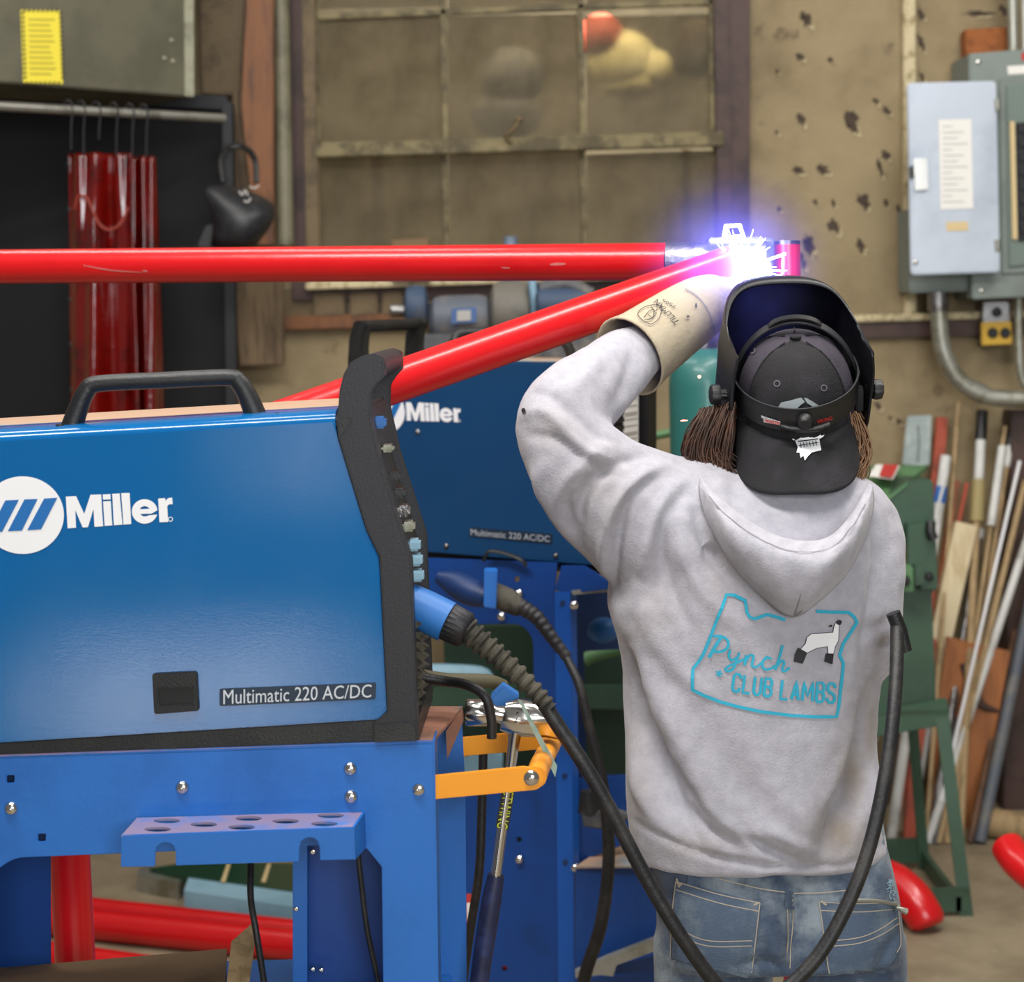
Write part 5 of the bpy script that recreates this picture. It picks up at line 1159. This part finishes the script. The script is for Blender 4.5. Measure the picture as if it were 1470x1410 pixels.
def block(bm, surf, word, quad, w, gap=.3, wm=1.35):
    tl, tr, br, bl = [np.array(q, float) for q in quad]; ws = [wm if c == 'M' else 1 for c in word]; tot = sum(ws)+gap*(len(word)-1); x = 0
    for c, cw in zip(word, ws):
        for P in SF[c]:
            Q = []
            for a, b in P:
                u = (x+.08+a*(cw-.16))/tot; Q.append(tuple((bl*(1-u)+br*u)*(1-b)+(tl*(1-u)+tr*u)*b))
            stroke_to(bm, surf, Q, w, 0)
        x += cw+gap
block(bm, hsf, 'CLUB', z5([(520, 628), (778, 666), (766, 782), (506, 742)]), 4.2)
block(bm, hsf, 'LAMBS', z5([(836, 672), (1190, 696), (1184, 822), (822, 794)]), 4.2)
decal('back_print', bm, 'teal_print', pr)
bm = bmesh.new()
LB = [(958, 466), (990, 430), (1000, 388), (1032, 364), (1110, 360), (1170, 355), (1176, 320), (1186, 296), (1212, 290), (1210, 330), (1206, 410), (1184, 452), (1172, 502), (1138, 502), (1134, 450), (1066, 460), (1002, 492), (980, 484)]
poly_to(bm, hsf, z5(LB), 0, .0026, split=4); decal('lamb_print', bm, 'lamb_white', pr)
bm = bmesh.new(); stroke_to(bm, hsf, z5(LB), .8, 0, .003, closed=True)
for P in ([(942, 456), (1002, 490), (972, 562), (915, 550), (922, 500)], [(1124, 494), (1174, 496), (1166, 566), (1112, 548)], [(1190, 296), (1196, 278), (1215, 272), (1231, 282), (1222, 304), (1204, 306)], [(1138, 316), (1160, 303), (1168, 312), (1160, 322)]): poly_to(bm, hsf, z5(P), 1, .0032, split=4)
decal('lamb_markings', bm, 'ink', pr)
# seam across the left shoulder and elbow spot
bm = bmesh.new(); poly_to(bm, hsf, [(753+3*math.cos(t), 590+3.4*math.sin(t)) for t in np.linspace(0, 6, 10)]); decal('elbow_spot', bm, 'ink', pr)
# ---------------------------------------------------------------- jeans
bm = bmesh.new(); rg = []
for y, xl, xr, d in ((1170, 925, 1268, .105), (1215, 922, 1274, .112), (1250, 934, 1284, .117), (1290, 938, 1292, .122), (1330, 938, 1298, .124), (1365, 937, 1302, .122)): rg.append(ring((xl+xr)/2, y, YP, (xr-xl)/2*mpp, d, 2.6))
loft(bm, rg)
hl = U(1024, 1370, YP); hr_ = U(1216, 1370, YP)
for c, sx in ((hl, -1), (hr_, 1)):
    P = [c+Vector((0, 0, .03)), c+Vector((sx*.001, 0, -.03)), c+Vector((sx*.01, .0, -.14)), Vector((c.x+sx*.025, YP+.02, .40)), Vector((c.x+sx*.03, YP-.01, .24)), Vector((c.x+sx*.035, YP-.02, .06))]
    addtube(bm, P, [.088, .088, .079, .062, .058, .056], 28, sm=4)
jm = remesh(bm, .006, 8)
fold(jm, [([(1138, 1275), (1138, 1330), (1130, 1388)], 5, -.006), ([(940, 1300), (960, 1360), (950, 1410)], 8, -.004), ([(1100, 1330), (1112, 1365), (1118, 1395)], 7, .004), ([(1296, 1330), (1270, 1370), (1260, 1410)], 8, -.004), ([(1060, 1385), (1100, 1380), (1130, 1390)], 6, -.004), ([(1150, 1390), (1190, 1380)], 6, -.004)])
for v in jm.vertices: v.co += v.normal*(.0016*noise.noise(v.co*22))
jeans = link('jeans', jm, 'denim', pr, ang=3)
js = Surf(obj=jeans, off=.002)
def jz(P): return [(860+x/1.854, 650+y/1.854) for x, y in P]
bm = bmesh.new()
poly_to(bm, js, jz([(205, 1138), (428, 1198), (405, 1400), (195, 1345)]), 0, .0016, 6)
decal('back_pocket', bm, mat('denim_pocket', '4E5E73', .85, col2='6F7D88', scale=9, bump=.3, bscale=400), pr)
bm = bmesh.new(); poly_to(bm, js, jz([(585, 1196), (790, 1196), (800, 1320), (760, 1385), (612, 1385)]), 0, .0016, 6)
decal('back_pocket', bm, 'denim_pocket', pr)
bm = bmesh.new()
for P in ([(206, 1140), (320, 1175), (428, 1198)], [(206, 1162), (320, 1198), (424, 1220)], [(206, 1140), (196, 1240), (192, 1345)], [(428, 1198), (415, 1310), (404, 1400)], [(196, 1245), (250, 1285), (310, 1300), (408, 1298)], [(196, 1262), (250, 1300), (310, 1314), (406, 1312)],
          [(585, 1196), (690, 1200), (790, 1196)], [(588, 1218), (690, 1222), (780, 1216)], [(585, 1196), (600, 1300), (612, 1385)], [(605, 1300), (690, 1290), (745, 1268), (790, 1238)], [(607, 1314), (690, 1305), (750, 1282), (795, 1252)],
          [(512, 1180), (514, 1280), (508, 1372)], [(498, 1180), (500, 1280), (497, 1366)], [(320, 1133), (420, 1158), (500, 1170)], [(520, 1172), (600, 1170), (690, 1160)], [(792, 1200), (800, 1300), (790, 1330)]):
    stroke_to(bm, js, jz(P), 1.5, 5)
for P in ([(206, 1140), (222, 1150)], [(208, 1132), (216, 1156)], [(426, 1196), (412, 1204)], [(590, 1192), (604, 1204)]): stroke_to(bm, js, jz(P), 3, 3)
decal('stitching', bm, 'stitch', pr)
bm = bmesh.new(); poly_to(bm, js, jz([(494, 1164), (516, 1166), (516, 1215), (494, 1213)]), 0, .003, 6); poly_to(bm, js, jz([(240, 1110), (256, 1114), (252, 1150), (236, 1146)]), 0, .003, 6); decal('belt_loops', bm, 'denim', pr)
bm = bmesh.new(); rr = random.Random(4)
for k in range(26): x = 765+rr.random()*14; y = 1135+rr.random()*52; stroke_to(bm, js, jz([(x, y), (x+rr.uniform(-9, 9), y+rr.uniform(-8, 8))]), 1.3, 2, .003)
decal('frayed_edge', bm, 'pale_blue', pr)
tube('cord_end', [js(x, y, .006) or U(x, y, 2.69) for x, y in jz([(640, 1192), (690, 1190), (745, 1194), (785, 1206)])]+[U(1290, 1304, 2.70), U(1301, 1309, 2.70)], [.0028, .0028, .0028, .0028, .003, .005], 'galv', pr, sm=3)
for c, sx in ((hl, -1), (hr_, 1)):
    bm = bmesh.new(); x = c.x+sx*.035; G = []
    for y, w_, h in ((-.075, .022, .055), (-.06, .036, .075), (-.02, .040, .085), (.03, .042, .07), (.09, .047, .05), (.14, .044, .042), (.175, .026, .03)):
        G.append([bm.verts.new((x+w_*math.cos(t)*1.0, YP-.02+y, max(.0, h*.5+h*.62*math.sin(t)))) for t in np.linspace(0, 2*PI, 17)[:-1]])
    for a, b in zip(G, G[1:]):
        for k in range(16): bm.faces.new([a[k-1], a[k], b[k], b[k-1]])
    bm.faces.new(G[0]); bm.faces.new(G[-1][::-1]); link('shoe', bm, 'shoe', pr, ang=3)
# ---------------------------------------------------------------- head
HC = U(1142, 573, 2.82)
RH = (Matrix.Rotation(-.12, 3, 'Z') @ Matrix.Rotation(math.radians(25), 3, 'X'))
RH2 = (Matrix.Rotation(.09, 3, 'Z') @ Matrix.Rotation(math.radians(25), 3, 'X'))
def H(x, y, z): return HC + RH @ Vector((x, y, z))
def Hm(x, y, z): return HC + RH2 @ Vector((x, y, z))
# body under the clothes: one continuous surface with face, neck, arms and legs
bm = bmesh.new()
addball(bm, H(0, 0, -.005), .1, 24, (.70, .84, .86), RH); addball(bm, H(0, .03, -.06), .07, 20, (.80, .9, .95), RH); addball(bm, H(0, .085, -.02), .02, 12, (.6, 1.0, 1.3), RH)
addball(bm, H(0, .072, -.062), .022, 12, (1.1, .6, .45), RH); addball(bm, H(0, .07, -.098), .022, 12, (1, .7, .7), RH)
for sx in (-1, 1):
    addball(bm, H(sx*.078, -.002, -.015), .022, 12, (.35, .8, 1.4), RH); addball(bm, H(sx*.03, .078, .012), .016, 10, (1.1, .5, .7), RH)
addtube(bm, [H(0, 0, -.05), H(0, 0, -.09), U(1130, 700, 2.82), U(1125, 750, 2.81)], [.050, .048, .052, .07], 20)
rg = [ring((xl+xr)/2, y, YP, ((xr-xl)/2-62)*mpp, max(.03, d-.062), 2.3, 36) for y, xl, xr, d, o_ in TS[2:]]; loft(bm, rg)
addtube(bm, pt((960, 760, 2.80), (868, 705, 2.775), (806, 618, 2.77), (815, 590, 2.785), (890, 524, 2.89), (950, 480, 2.965)), [.06, .05, .04, .038, .034, .026], 16, sm=3)
addtube(bm, pt((1205, 745, 2.80), (1245, 810, 2.77), (1243, 905, 2.76), (1225, 925, 2.87), (1150, 800, 3.02), (1105, 600, 3.09), (1092, 480, 3.12)), [.05, .042, .036, .036, .033, .03, .025], 16, sm=3)
for c, sx in ((hl, -1), (hr_, 1)): addtube(bm, [c+Vector((0, 0, .1)), c+Vector((sx*.005, 0, -.1)), Vector((c.x+sx*.025, YP+.02, .40)), Vector((c.x+sx*.03, YP-.01, .24)), Vector((c.x+sx*.035, YP-.02, .05))], [.07, .066, .046, .045, .032], 18, sm=3)
body = remesh(bm, .006, 6); link('body', body, 'skin', pr, ang=3)
# ---------------------------------------------------------------- cap
cp = []
def crown(t, h):   # t angle (0 = towards the viewer), h 0..1
    k = (1-h**2.35)**(1/2.35)
    return H(.084*math.sin(t)*k, -.102*math.cos(t)*k, -.012+.110*h)
bm = bmesh.new(); NT = 72; NH = 20; G = []
for j in range(NH): G.append([bm.verts.new(crown(2*PI*k/NT, j/NH*.995)) for k in range(NT)])
top = bm.verts.new(H(0, 0, .098)); fmat = []
for j in range(NH-1):
    for k in range(NT):
        f = bm.faces.new([G[j][k], G[j][(k+1) % NT], G[j+1][(k+1) % NT], G[j+1][k]]); t = (2*PI*(k+.5)/NT+PI) % (2*PI)-PI
        f.material_index = 0 if abs(t) < 1.02 else 1
for k in range(NT): f = bm.faces.new([G[-1][k], G[-1][(k+1) % NT], top]); t = (2*PI*(k+.5)/NT+PI) % (2*PI)-PI; f.material_index = 0 if abs(t) < 1.02 else 1
cap = link('cap', bm, ['cap_black', 'cap_panel'], pr, ang=3); cap.modifiers.new('s', 'SOLIDIFY').thickness = .002
def band(bm, pts, w, th, axis):
    """flat strap along points, w across axis"""
    P = [Vector(p) for p in pts]; R_ = []
    for i, p in enumerate(P):
        t = (P[min(i+1, len(P)-1)]-P[max(i-1, 0)]).normalized(); a = (Vector(axis)-t*Vector(axis).dot(t)).normalized(); n = t.cross(a).normalized()
        R_.append([bm.verts.new(p+a*w/2*u+n*th/2*v) for u, v in ((-1, -1), (1, -1), (1, 1), (-1, 1))])
    for a, b in zip(R_, R_[1:]):
        for k in range(4): bm.faces.new([a[k-1], a[k], b[k], b[k-1]])
    bm.faces.new(R_[0]); bm.faces.new(R_[-1][::-1])
bm = bmesh.new()
for t in (1.02, -1.02, PI, 2.1, -2.1):
    addtube(bm, [crown(t, h)+ (crown(t, h)-H(0, 0, 0)).normalized()*.0006 for h in np.linspace(0, .99, 14)], .0011, 6)
link('panel_seams', bm, 'cap_black', cap)
ball('top_button', H(0, 0, .099), .0085, 'cap_black', cap, sc=(1, 1, .5))
csf = Surf(obj=cap, off=.0016); bm = bmesh.new()
for x, y in ((1116, 551), (1182, 557), (1081, 504)):
    P = [(x+4*math.cos(t), y+4*math.sin(t)) for t in np.linspace(0, 2*PI, 13)[:-1]]; stroke_to(bm, csf, P, 1.8, 2, closed=True)
decal('eyelets', bm, 'plastic_eyelet' if 'plastic_eyelet' in M else mat('plastic_eyelet', '5A565E', .6), cap)
# brim pointing down the back
bm = bmesh.new(); G = []; NB = 40; MB_ = 16
for i in range(NB+1):
    t = -1.42+2.84*i/NB; col = []
    xo = .0875*math.copysign(abs(math.sin(t))**.74, t); yo = -.035-.144*abs(math.cos(t))**.72
    xi = .083*math.sin(t); yi = -.101*math.cos(t)
    for j in range(MB_+1):
        v = j/MB_; x = xi+(xo-xi)*v; y = yi+(yo-yi)*v; l = math.hypot(x-xi, y-yi)
        z = -.010-.55*l-1.9*x*x*v+.9*.0085*0
        col.append(bm.verts.new(H(x, y, z)))
    G.append(col)
for i in range(NB):
    for j in range(MB_): bm.faces.new([G[i][j], G[i+1][j], G[i+1][j+1], G[i][j+1]])
brim = link('brim', bm, 'cap_black', cap, ang=3); s = brim.modifiers.new('s', 'SOLIDIFY'); s.thickness = .0035; s.offset = 0
bsf = Surf(obj=brim, off=.004)
def z6(P): return [(980+x/4.272, 390+y/4.272) for x, y in P]
bm = bmesh.new()
for P in ([(690, 1046), (712, 1034), (730, 1022), (760, 1026), (785, 1020), (800, 1030), (832, 1018), (838, 1062), (846, 1104), (815, 1112), (790, 1118), (768, 1140), (748, 1168), (740, 1138), (722, 1152), (716, 1118), (698, 1120), (706, 1086)],
          [(822, 1022), (840, 1010), (858, 985), (842, 978), (860, 960), (880, 964), (872, 992), (858, 1022), (838, 1034)], [(776, 1020), (768, 1000), (790, 978), (818, 968), (800, 985), (786, 1006), (800, 1018)], [(628, 985), (650, 996), (672, 1020), (694, 1030), (684, 1046), (656, 1026)]): poly_to(bm, bsf, z6(P), 0, .004, 4)
decal('skull_print', bm, 'white_print', cap)
bm = bmesh.new()
for k in range(6): stroke_to(bm, bsf, z6([(722+k*18, 1062-k*3), (726+k*18, 1092-k*3)]), 1.1, 2, .0048)
stroke_to(bm, bsf, z6([(712, 1078), (760, 1070), (826, 1058)]), 1.1, 3, .0048); stroke_to(bm, bsf, z6([(706, 1052), (760, 1046), (826, 1036)]), 1.6, 3, .0048)
decal('skull_teeth', bm, 'ink', cap)
bm = bmesh.new()
for P in ([(588, 832), (606, 802), (660, 790), (725, 772), (748, 798), (722, 818), (690, 848), (625, 850)], [(742, 774), (760, 776), (852, 832), (838, 842), (800, 832), (762, 806)]): poly_to(bm, csf, z6(P), 0, .0022, 4)
decal('skull_eyes', bm, mat('grey_print', '8C9496', .7), cap)
# ---------------------------------------------------------------- welding helmet
hm_ = bmesh.new(); G = []; NTH = 60
def shell(t, v):
    zf = .110; zb = -.15+.075*min(1, (abs(t)/1.75))**2.2
    z = zb+(zf-zb)*v
    w_ = 1-.22*max(0, (.35-v)/.35)**2*1 - .05*max(0, (v-.8)/.2)
    fr_ = 1-.16*max(0, (.4-v)/.4)
    n_ = 2.6; c_, s_ = math.cos(t), math.sin(t)
    x = -.002+.104*math.copysign(abs(s_)**(2/n_), s_)*w_; y = .01+.165*math.copysign(abs(c_)**(2/n_), c_)*fr_
    z += -.02*abs(s_)**6*v
    return Hm(x, y, z)
for i in range(NTH+1):
    t = -1.80+3.60*i/NTH
    G.append([hm_.verts.new(shell(t, j/18)) for j in range(19)]+[])
for i in range(NTH):
    for j in range(18): hm_.faces.new([G[i][j], G[i+1][j], G[i+1][j+1], G[i][j+1]])
# sloping roof of the shell
prev = [c[-1] for c in G]
for s_, dz in ((.93, .012), (.80, .019), (.66, .021)):
    row = []
    for i in range(NTH+1):
        t = -1.80+3.60*i/NTH; p = shell(t, 1); l = RH2.inverted() @ (p-HC)
        tt = max(0, math.cos(t)); k = 1-(1-s_)*tt
        row.append(hm_.verts.new(Hm(l.x*(1-(1-s_)*.35*tt), .01+(l.y-.01)*k, l.z+dz*tt)))
    for i in range(NTH): hm_.faces.new([prev[i], prev[i+1], row[i+1], row[i]])
    prev = row
hsh = link('welding_helmet', hm_, 'helmet', pr, ang=.9); s = hsh.modifiers.new('s', 'SOLIDIFY'); s.thickness = .0035
bm = bmesh.new(); addbox(bm, (-.057, -.006, -.026), (.057, .01, .026), bev=.004)
for v in bm.verts: v.co = Hm(v.co.x, .178+v.co.y, v.co.z+.005)
link('lens', bm, mat('lens_dark', '0E2A18', .08), hsh)
for sx, kx in ((-1, -.110), (1, .104)):
    bm = bmesh.new(); ax = RH2 @ Vector((sx, 0, 0)); q = Vector((0, 0, 1)).rotation_difference(ax).to_matrix(); R_ = []
    for r0, h in ((.008, -.006), (.008, .004), (.0145, .005), (.0155, .009), (.0145, .017), (.011, .019)):
        R_.append([bm.verts.new(Hm(kx, -.012, .018)+q@Vector(((r0-.0012*(k % 4 < 2))*math.cos(2*PI*k/32), (r0-.0012*(k % 4 < 2))*math.sin(2*PI*k/32), h))) for k in range(32)])
    for a, b in zip(R_, R_[1:]):
        for k in range(32): bm.faces.new([a[k-1], a[k], b[k], b[k-1]])
    bm.faces.new(R_[0]); bm.faces.new(R_[-1][::-1]); link('pivot_knob', bm, 'plastic_black', hsh, ang=.6)
    bm = bmesh.new(); addbox(bm, (-.005, -.011, -.017), (.005, .011, .017), bev=.002)
    for v in bm.verts: v.co = H(sx*.0905+v.co.x, -.01+v.co.y, .004+v.co.z)
    link('pivot_block', bm, 'charcoal', hsh)
bm = bmesh.new(); band(bm, [H(.0885*math.sin(t), -.108*math.cos(t), .030-.006*math.cos(t)) for t in np.linspace(-2.2, 2.2, 60)], .034, .0025, RH @ Vector((0, 0, 1)))
hb = link('headband', bm, 'plastic_black', hsh, ang=.6)
bm = bmesh.new(); addtube(bm, [H(.0895*math.sin(t), -.109*math.cos(t), .048-.006*math.cos(t)) for t in np.linspace(-1.5, 1.5, 50)], .0014, 8); link('band_rim', bm, 'charcoal', hsh)
bm = bmesh.new(); band(bm, [H(.091*math.sin(t), .022+.006*math.cos(t), .004+.108*math.cos(t)) for t in np.linspace(-1.5, 1.5, 44)], .020, .0022, RH @ Vector((0, 1, 0))); link('crown_strap', bm, 'plastic_soft', hsh, ang=.6)
bm = bmesh.new(); band(bm, [H(.040*math.sin(t*1.1), .022+.002+.006*math.cos(t), .0085+.108*math.cos(t*.44)) for t in np.linspace(-1.1, 1.1, 20)], .013, .0025, RH @ Vector((0, 1, 0))); link('strap_buckle', bm, 'black', hsh, ang=.6)
turned('adjuster_knob', [(0, .015), (.008, .015), (.0105, .012), (.012, .004), (.011, 0)], H(.010, -.1085, .026), 'plastic_black', hsh, tuple(RH @ Vector((0, -1, -.1))), 16)
tube('adjuster_arm', [H(-.022, -.106, .014), H(-.006, -.111, .012), H(.024, -.111, .012), H(.042, -.104, .014)], .008, 'plastic_black', hsh, flat=.6, sm=3)
bsf2 = Surf(obj=hb, off=.0012); bm = bmesh.new()
poly_to(bm, bsf2, z6([(484, 880), (600, 918), (598, 940), (500, 922), (498, 900), (486, 896)]), 0, .001, 4); decal('maker_label', bm, 'white_print', hsh)
bm = bmesh.new(); poly_to(bm, bsf2, z6([(505, 903), (598, 920), (597, 938), (506, 920)]), 0, .0016, 4); decal('maker_label_red', bm, 'red_label', hsh)
bm = bmesh.new(); text_to(bm, bsf2, 'LINCOLN', z6([(490, 884), (585, 904), (583, 916), (490, 897)]), off=.0016); decal('maker_text', bm, 'ink', hsh)
bm = bmesh.new(); text_to(bm, bsf2, 'ELECTRIC', z6([(510, 908), (592, 923), (592, 933), (510, 917)]), off=.0022); decal('maker_text', bm, 'white_print', hsh)
bm = bmesh.new(); text_to(bm, bsf2, 'VIKING', z6([(820, 908), (912, 884), (914, 906), (823, 932)]), off=.0016, bold=.02); decal('model_text', bm, 'red_label', hsh)
bm = bmesh.new(); text_to(bm, csf, 'TGE', z6([(290, 792), (326, 824), (316, 842), (280, 808)]), off=.003, bold=.03); decal('side_text', bm, 'white_print', cap)
# ---------------------------------------------------------------- hair
bm = bmesh.new(); rr = random.Random(11)
for k in range(800):
    u = rr.random(); x0 = 1056-u*46+rr.uniform(-5, 5); y0 = 585+u*10+rr.uniform(-10, 14); Y0 = 2.80+rr.uniform(-.035, .05)+.02*u
    x1 = x0-rr.uniform(4, 16)-u*12; x2 = x0+rr.uniform(-14, 26)-u*6; yE = 698+rr.uniform(-34, 18)
    pts = pt((x0, y0, Y0), (x1+4, y0+.35*(yE-y0), Y0-.004), (x1, y0+.7*(yE-y0), Y0-.004), (x2, yE, Y0-.012))
    addtube(bm, pts, [.0012, .0013, .0011, .0003], 4, sm=3)
link('hair', bm, 'hair', pr, ang=3)
bm = bmesh.new()
for k in range(420):
    u = rr.random(); x0 = 1206+u*22; y0 = 590+rr.uniform(0, 24); Y0 = 2.81+rr.uniform(-.04, .04); cu_ = rr.uniform(3, 8); ph = rr.random()*6; fq = rr.uniform(4, 8); yE = 696+rr.uniform(-36, 10)
    bow = rr.uniform(2, 16)
    pts = [U(x0+u*6+bow*math.sin(PI*s)+cu_*math.sin(fq*s+ph)*s, y0+(yE-y0)*s, Y0+.006*math.cos(fq*s+ph)*s) for s in np.linspace(0, 1, 9)]
    addtube(bm, pts, [.0012]*8+[.0004], 4, sm=2)
link('curly_hair', bm, 'hair_light', pr, ang=3)
# ---------------------------------------------------------------- gloves
def finger(bm, P, r): addtube(bm, P, [r, r*1.02, r*.95, r*.98, r*.85, r*.5], 12, sm=0)
def hand(bm, c, d, up, side, r, curl=1.0, thumb=1):
    """palm at c, fingers pointing d and curling toward -up"""
    d = d.normalized(); up = (up-d*up.dot(d)).normalized(); s = d.cross(up).normalized()*thumb
    addball(bm, c, .042, 16, (1, 1, 1)); 
    for i, (l, o) in enumerate(((.030, .030), (.034, .011), (.032, -.010), (.025, -.029))):
        b = c+s*o+d*.022; a1 = d*math.cos(.35*curl)-up*math.sin(.35*curl); a2 = d*math.cos(1.25*curl)-up*math.sin(1.25*curl); a3 = d*math.cos(2.1*curl)-up*math.sin(2.1*curl)
        p = [b, b+a1*l*.6, b+a1*l, b+a1*l+a2*l*.8, b+a1*l+a2*l*.8+a3*l*.35, b+a1*l+a2*l*.8+a3*l*.7]; finger(bm, p, r)
    b = c+s*.026-d*.012; t1 = (s*.8+d*.6-up*.2).normalized(); t2 = (s*.2+d*.8-up*.6).normalized(); finger(bm, [b, b+t1*.018, b+t1*.034, b+t1*.036+t2*.012, b+t1*.036+t2*.024, b+t1*.036+t2*.032], r*1.15)
gl = bmesh.new()
cpts = [(904, 512, 2.925), (918, 502, 2.94), (940, 486, 2.96), (968, 466, 2.99), (992, 450, 3.01), (1012, 438, 3.03), (1028, 430, 3.045), (1040, 426, 3.06)]
addtube(gl, pt(*cpts), [.062, .058, .055, .052, .049, .045, .038, .022], 28, cap=False, sm=4, flat=1.05)
for f in gl.faces:
    f.normal_update()
hb2 = bmesh.new(); wr = U(1036, 436, 3.06); hand(hb2, wr, Vector((.55, .75, .3)), Vector((0, -.3, 1)), None, .0125, 1.0, 1)
gm_ = bpy.data.meshes.new('g'); hb2.to_mesh(gm_); hb2.free(); gl.from_mesh(gm_)
glove = link('glove', gl, ['glove', 'glove_red'], pr, ang=1.2); glove.modifiers.new('s', 'SOLIDIFY').thickness = .003
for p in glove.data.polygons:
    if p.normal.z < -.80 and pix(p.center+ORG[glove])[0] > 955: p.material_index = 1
gsf = Surf(obj=glove, off=.0025)
def z9(P): return [(850+x/6.39, 380+y/6.39) for x, y in P]
bm = bmesh.new(); text_to(bm, gsf, 'TILLMAN', z9([(748, 556), (560, 362), (602, 330), (796, 532)]), off=.003, bold=.0); text_to(bm, gsf, '7505', z9([(752, 412), (640, 352), (650, 325), (768, 388)]), off=.003)
stroke_to(bm, gsf, z9([(420, 465), (440, 430), (500, 395), (570, 385), (625, 392), (632, 430), (610, 500), (560, 545), (520, 556), (465, 528), (425, 490)]), 1.0, 3, .003, closed=True)
for P in ([(470, 500), (520, 440), (565, 425), (560, 480)], [(540, 400), (575, 440), (600, 410)], [(480, 520), (540, 505), (590, 455)], [(510, 470), (550, 500)]): stroke_to(bm, gsf, z9(P), 1.0, 3, .003)
decal('glove_stamp', bm, 'ink', glove)
bm = bmesh.new()
for c, a, b in (((868, 480), 14, 12), ((945, 380), 10, 22), ((868, 512), 10, 6)): poly_to(bm, gsf, z9([(c[0]+a*(1+.3*math.sin(3*t))*math.cos(t), c[1]+b*math.sin(t)) for t in np.linspace(0, 2*PI, 12)[:-1]]), 0, .003)
decal('burn_spots', bm, 'grey_machine', glove)
bm = bmesh.new(); stroke_to(bm, gsf, z9([(205, 560), (300, 590), (390, 680), (440, 790), (480, 900), (510, 1010)]), 1.4, 5, .003); stroke_to(bm, gsf, z9([(850, 232), (960, 300), (1050, 420), (1100, 560), (1110, 610)]), 1.6, 5, .003); decal('glove_seams', bm, 'hoodie_seam', glove)
# right glove with the torch, in front of the helmet
g2 = bmesh.new()
addtube(g2, pt((1103, 560, 3.095), (1098, 520, 3.11), (1092, 485, 3.12), (1088, 460, 3.13)), [.047, .044, .038, .03], 24, cap=False, sm=3)
hb2 = bmesh.new(); hand(hb2, U(1087, 448, 3.13), Vector((-.25, .25, .9)), Vector((0, 1, 0)), None, .012, .9, -1); hb2.to_mesh(gm_); hb2.free(); g2.from_mesh(gm_)
link('glove', g2, 'glove', pr, ang=1.2).modifiers.new('s', 'SOLIDIFY').thickness = .003
tw = thing('welding_torch', 'small welding torch held at the pipe joint behind the helmet rim', 'torch', U(1090, 440, 3.12))
tube('torch_neck', pt((1092, 470, 3.10), (1088, 440, 3.08), (1082, 420, 3.08), (1074, 404, 3.09)), [.012, .011, .009, .008], 'steel', tw, sm=4)
tube('nozzle', pt((1076, 408, 3.088), (1069, 396, 3.095)), [.009, .0075], mat('copper', 'B06A3C', .35, metal=.8), tw)
# ================================================================== LIGHT
w = bpy.data.worlds.new('world'); SC.world = w; w.use_nodes = True
w.node_tree.nodes['Background'].inputs[0].default_value = (1.0, .97, .93, 1); w.node_tree.nodes['Background'].inputs[1].default_value = .17
def area(name, loc, target, sx, sy, power, col=(1, 1, 1), spread=None):
    l = bpy.data.lights.new(name, 'AREA'); l.shape = 'RECTANGLE'; l.size = sx; l.size_y = sy; l.energy = power; l.color = col
    o = bpy.data.objects.new(name, l); COL.objects.link(o); o.location = loc
    o.rotation_euler = (Vector(target)-Vector(loc)).to_track_quat('-Z', 'Y').to_euler()
    if spread: l.spread = spread
    return o
area('shop_light', (-.6, 1.6, 3.9), (0.2, 2.9, 0.8), 2.6, .4, 125, (1, .97, .93))
area('shop_light', (1.4, 3.2, 4.0), (0.6, 4.0, 0.5), 2.4, .3, 80, (1, .96, .9))
area('shop_light', (-1.4, 4.4, 4.0), (-.8, 5.0, 0.5), 2.4, .3, 40, (1, .96, .9))
area('bay_door', (1.3, -3.6, 2.5), (0.3, 3, 1.1), 2.6, 2.2, 230, (.94, .97, 1))
area('low_glare_light', (-1.55, -2.65, .15), (-.45, 2.35, 1.17), 1.15, .27, 8, (1, .99, .96))  # unseen light added and sized to give the blue panel its low glare
area('upper_glare_light', (-1.05, -2.65, 1.11), (-.22, 2.35, 1.4), .5, .2, 1.6, (1, .99, .96))  # unseen light added so its reflection makes the panel's upper glare
area('behind_pane_fill', (.2, 6.22, 2.9), (.1, 7.2, 1.7), 1.8, .1, 60, (1, .95, .85))  # added unseen lamp brightening the space behind the panes
arc = bpy.data.lights.new('arc', 'POINT'); arc.energy = 26; arc.color = (.42, .5, 1); arc.shadow_soft_size = .012
ao = bpy.data.objects.new('arc', arc); COL.objects.link(ao); ao.location = U(1064, 388, 3.12)
SC.view_settings.view_transform = 'Standard'; SC.view_settings.look = 'None'; SC.view_settings.gamma = 1; SC.view_settings.exposure = -.12
SC.view_settings.use_curve_mapping = False
SC.cycles.use_denoising = True
SC.cycles.max_bounces = 6
SC.cycles.volume_step_rate = 1.0
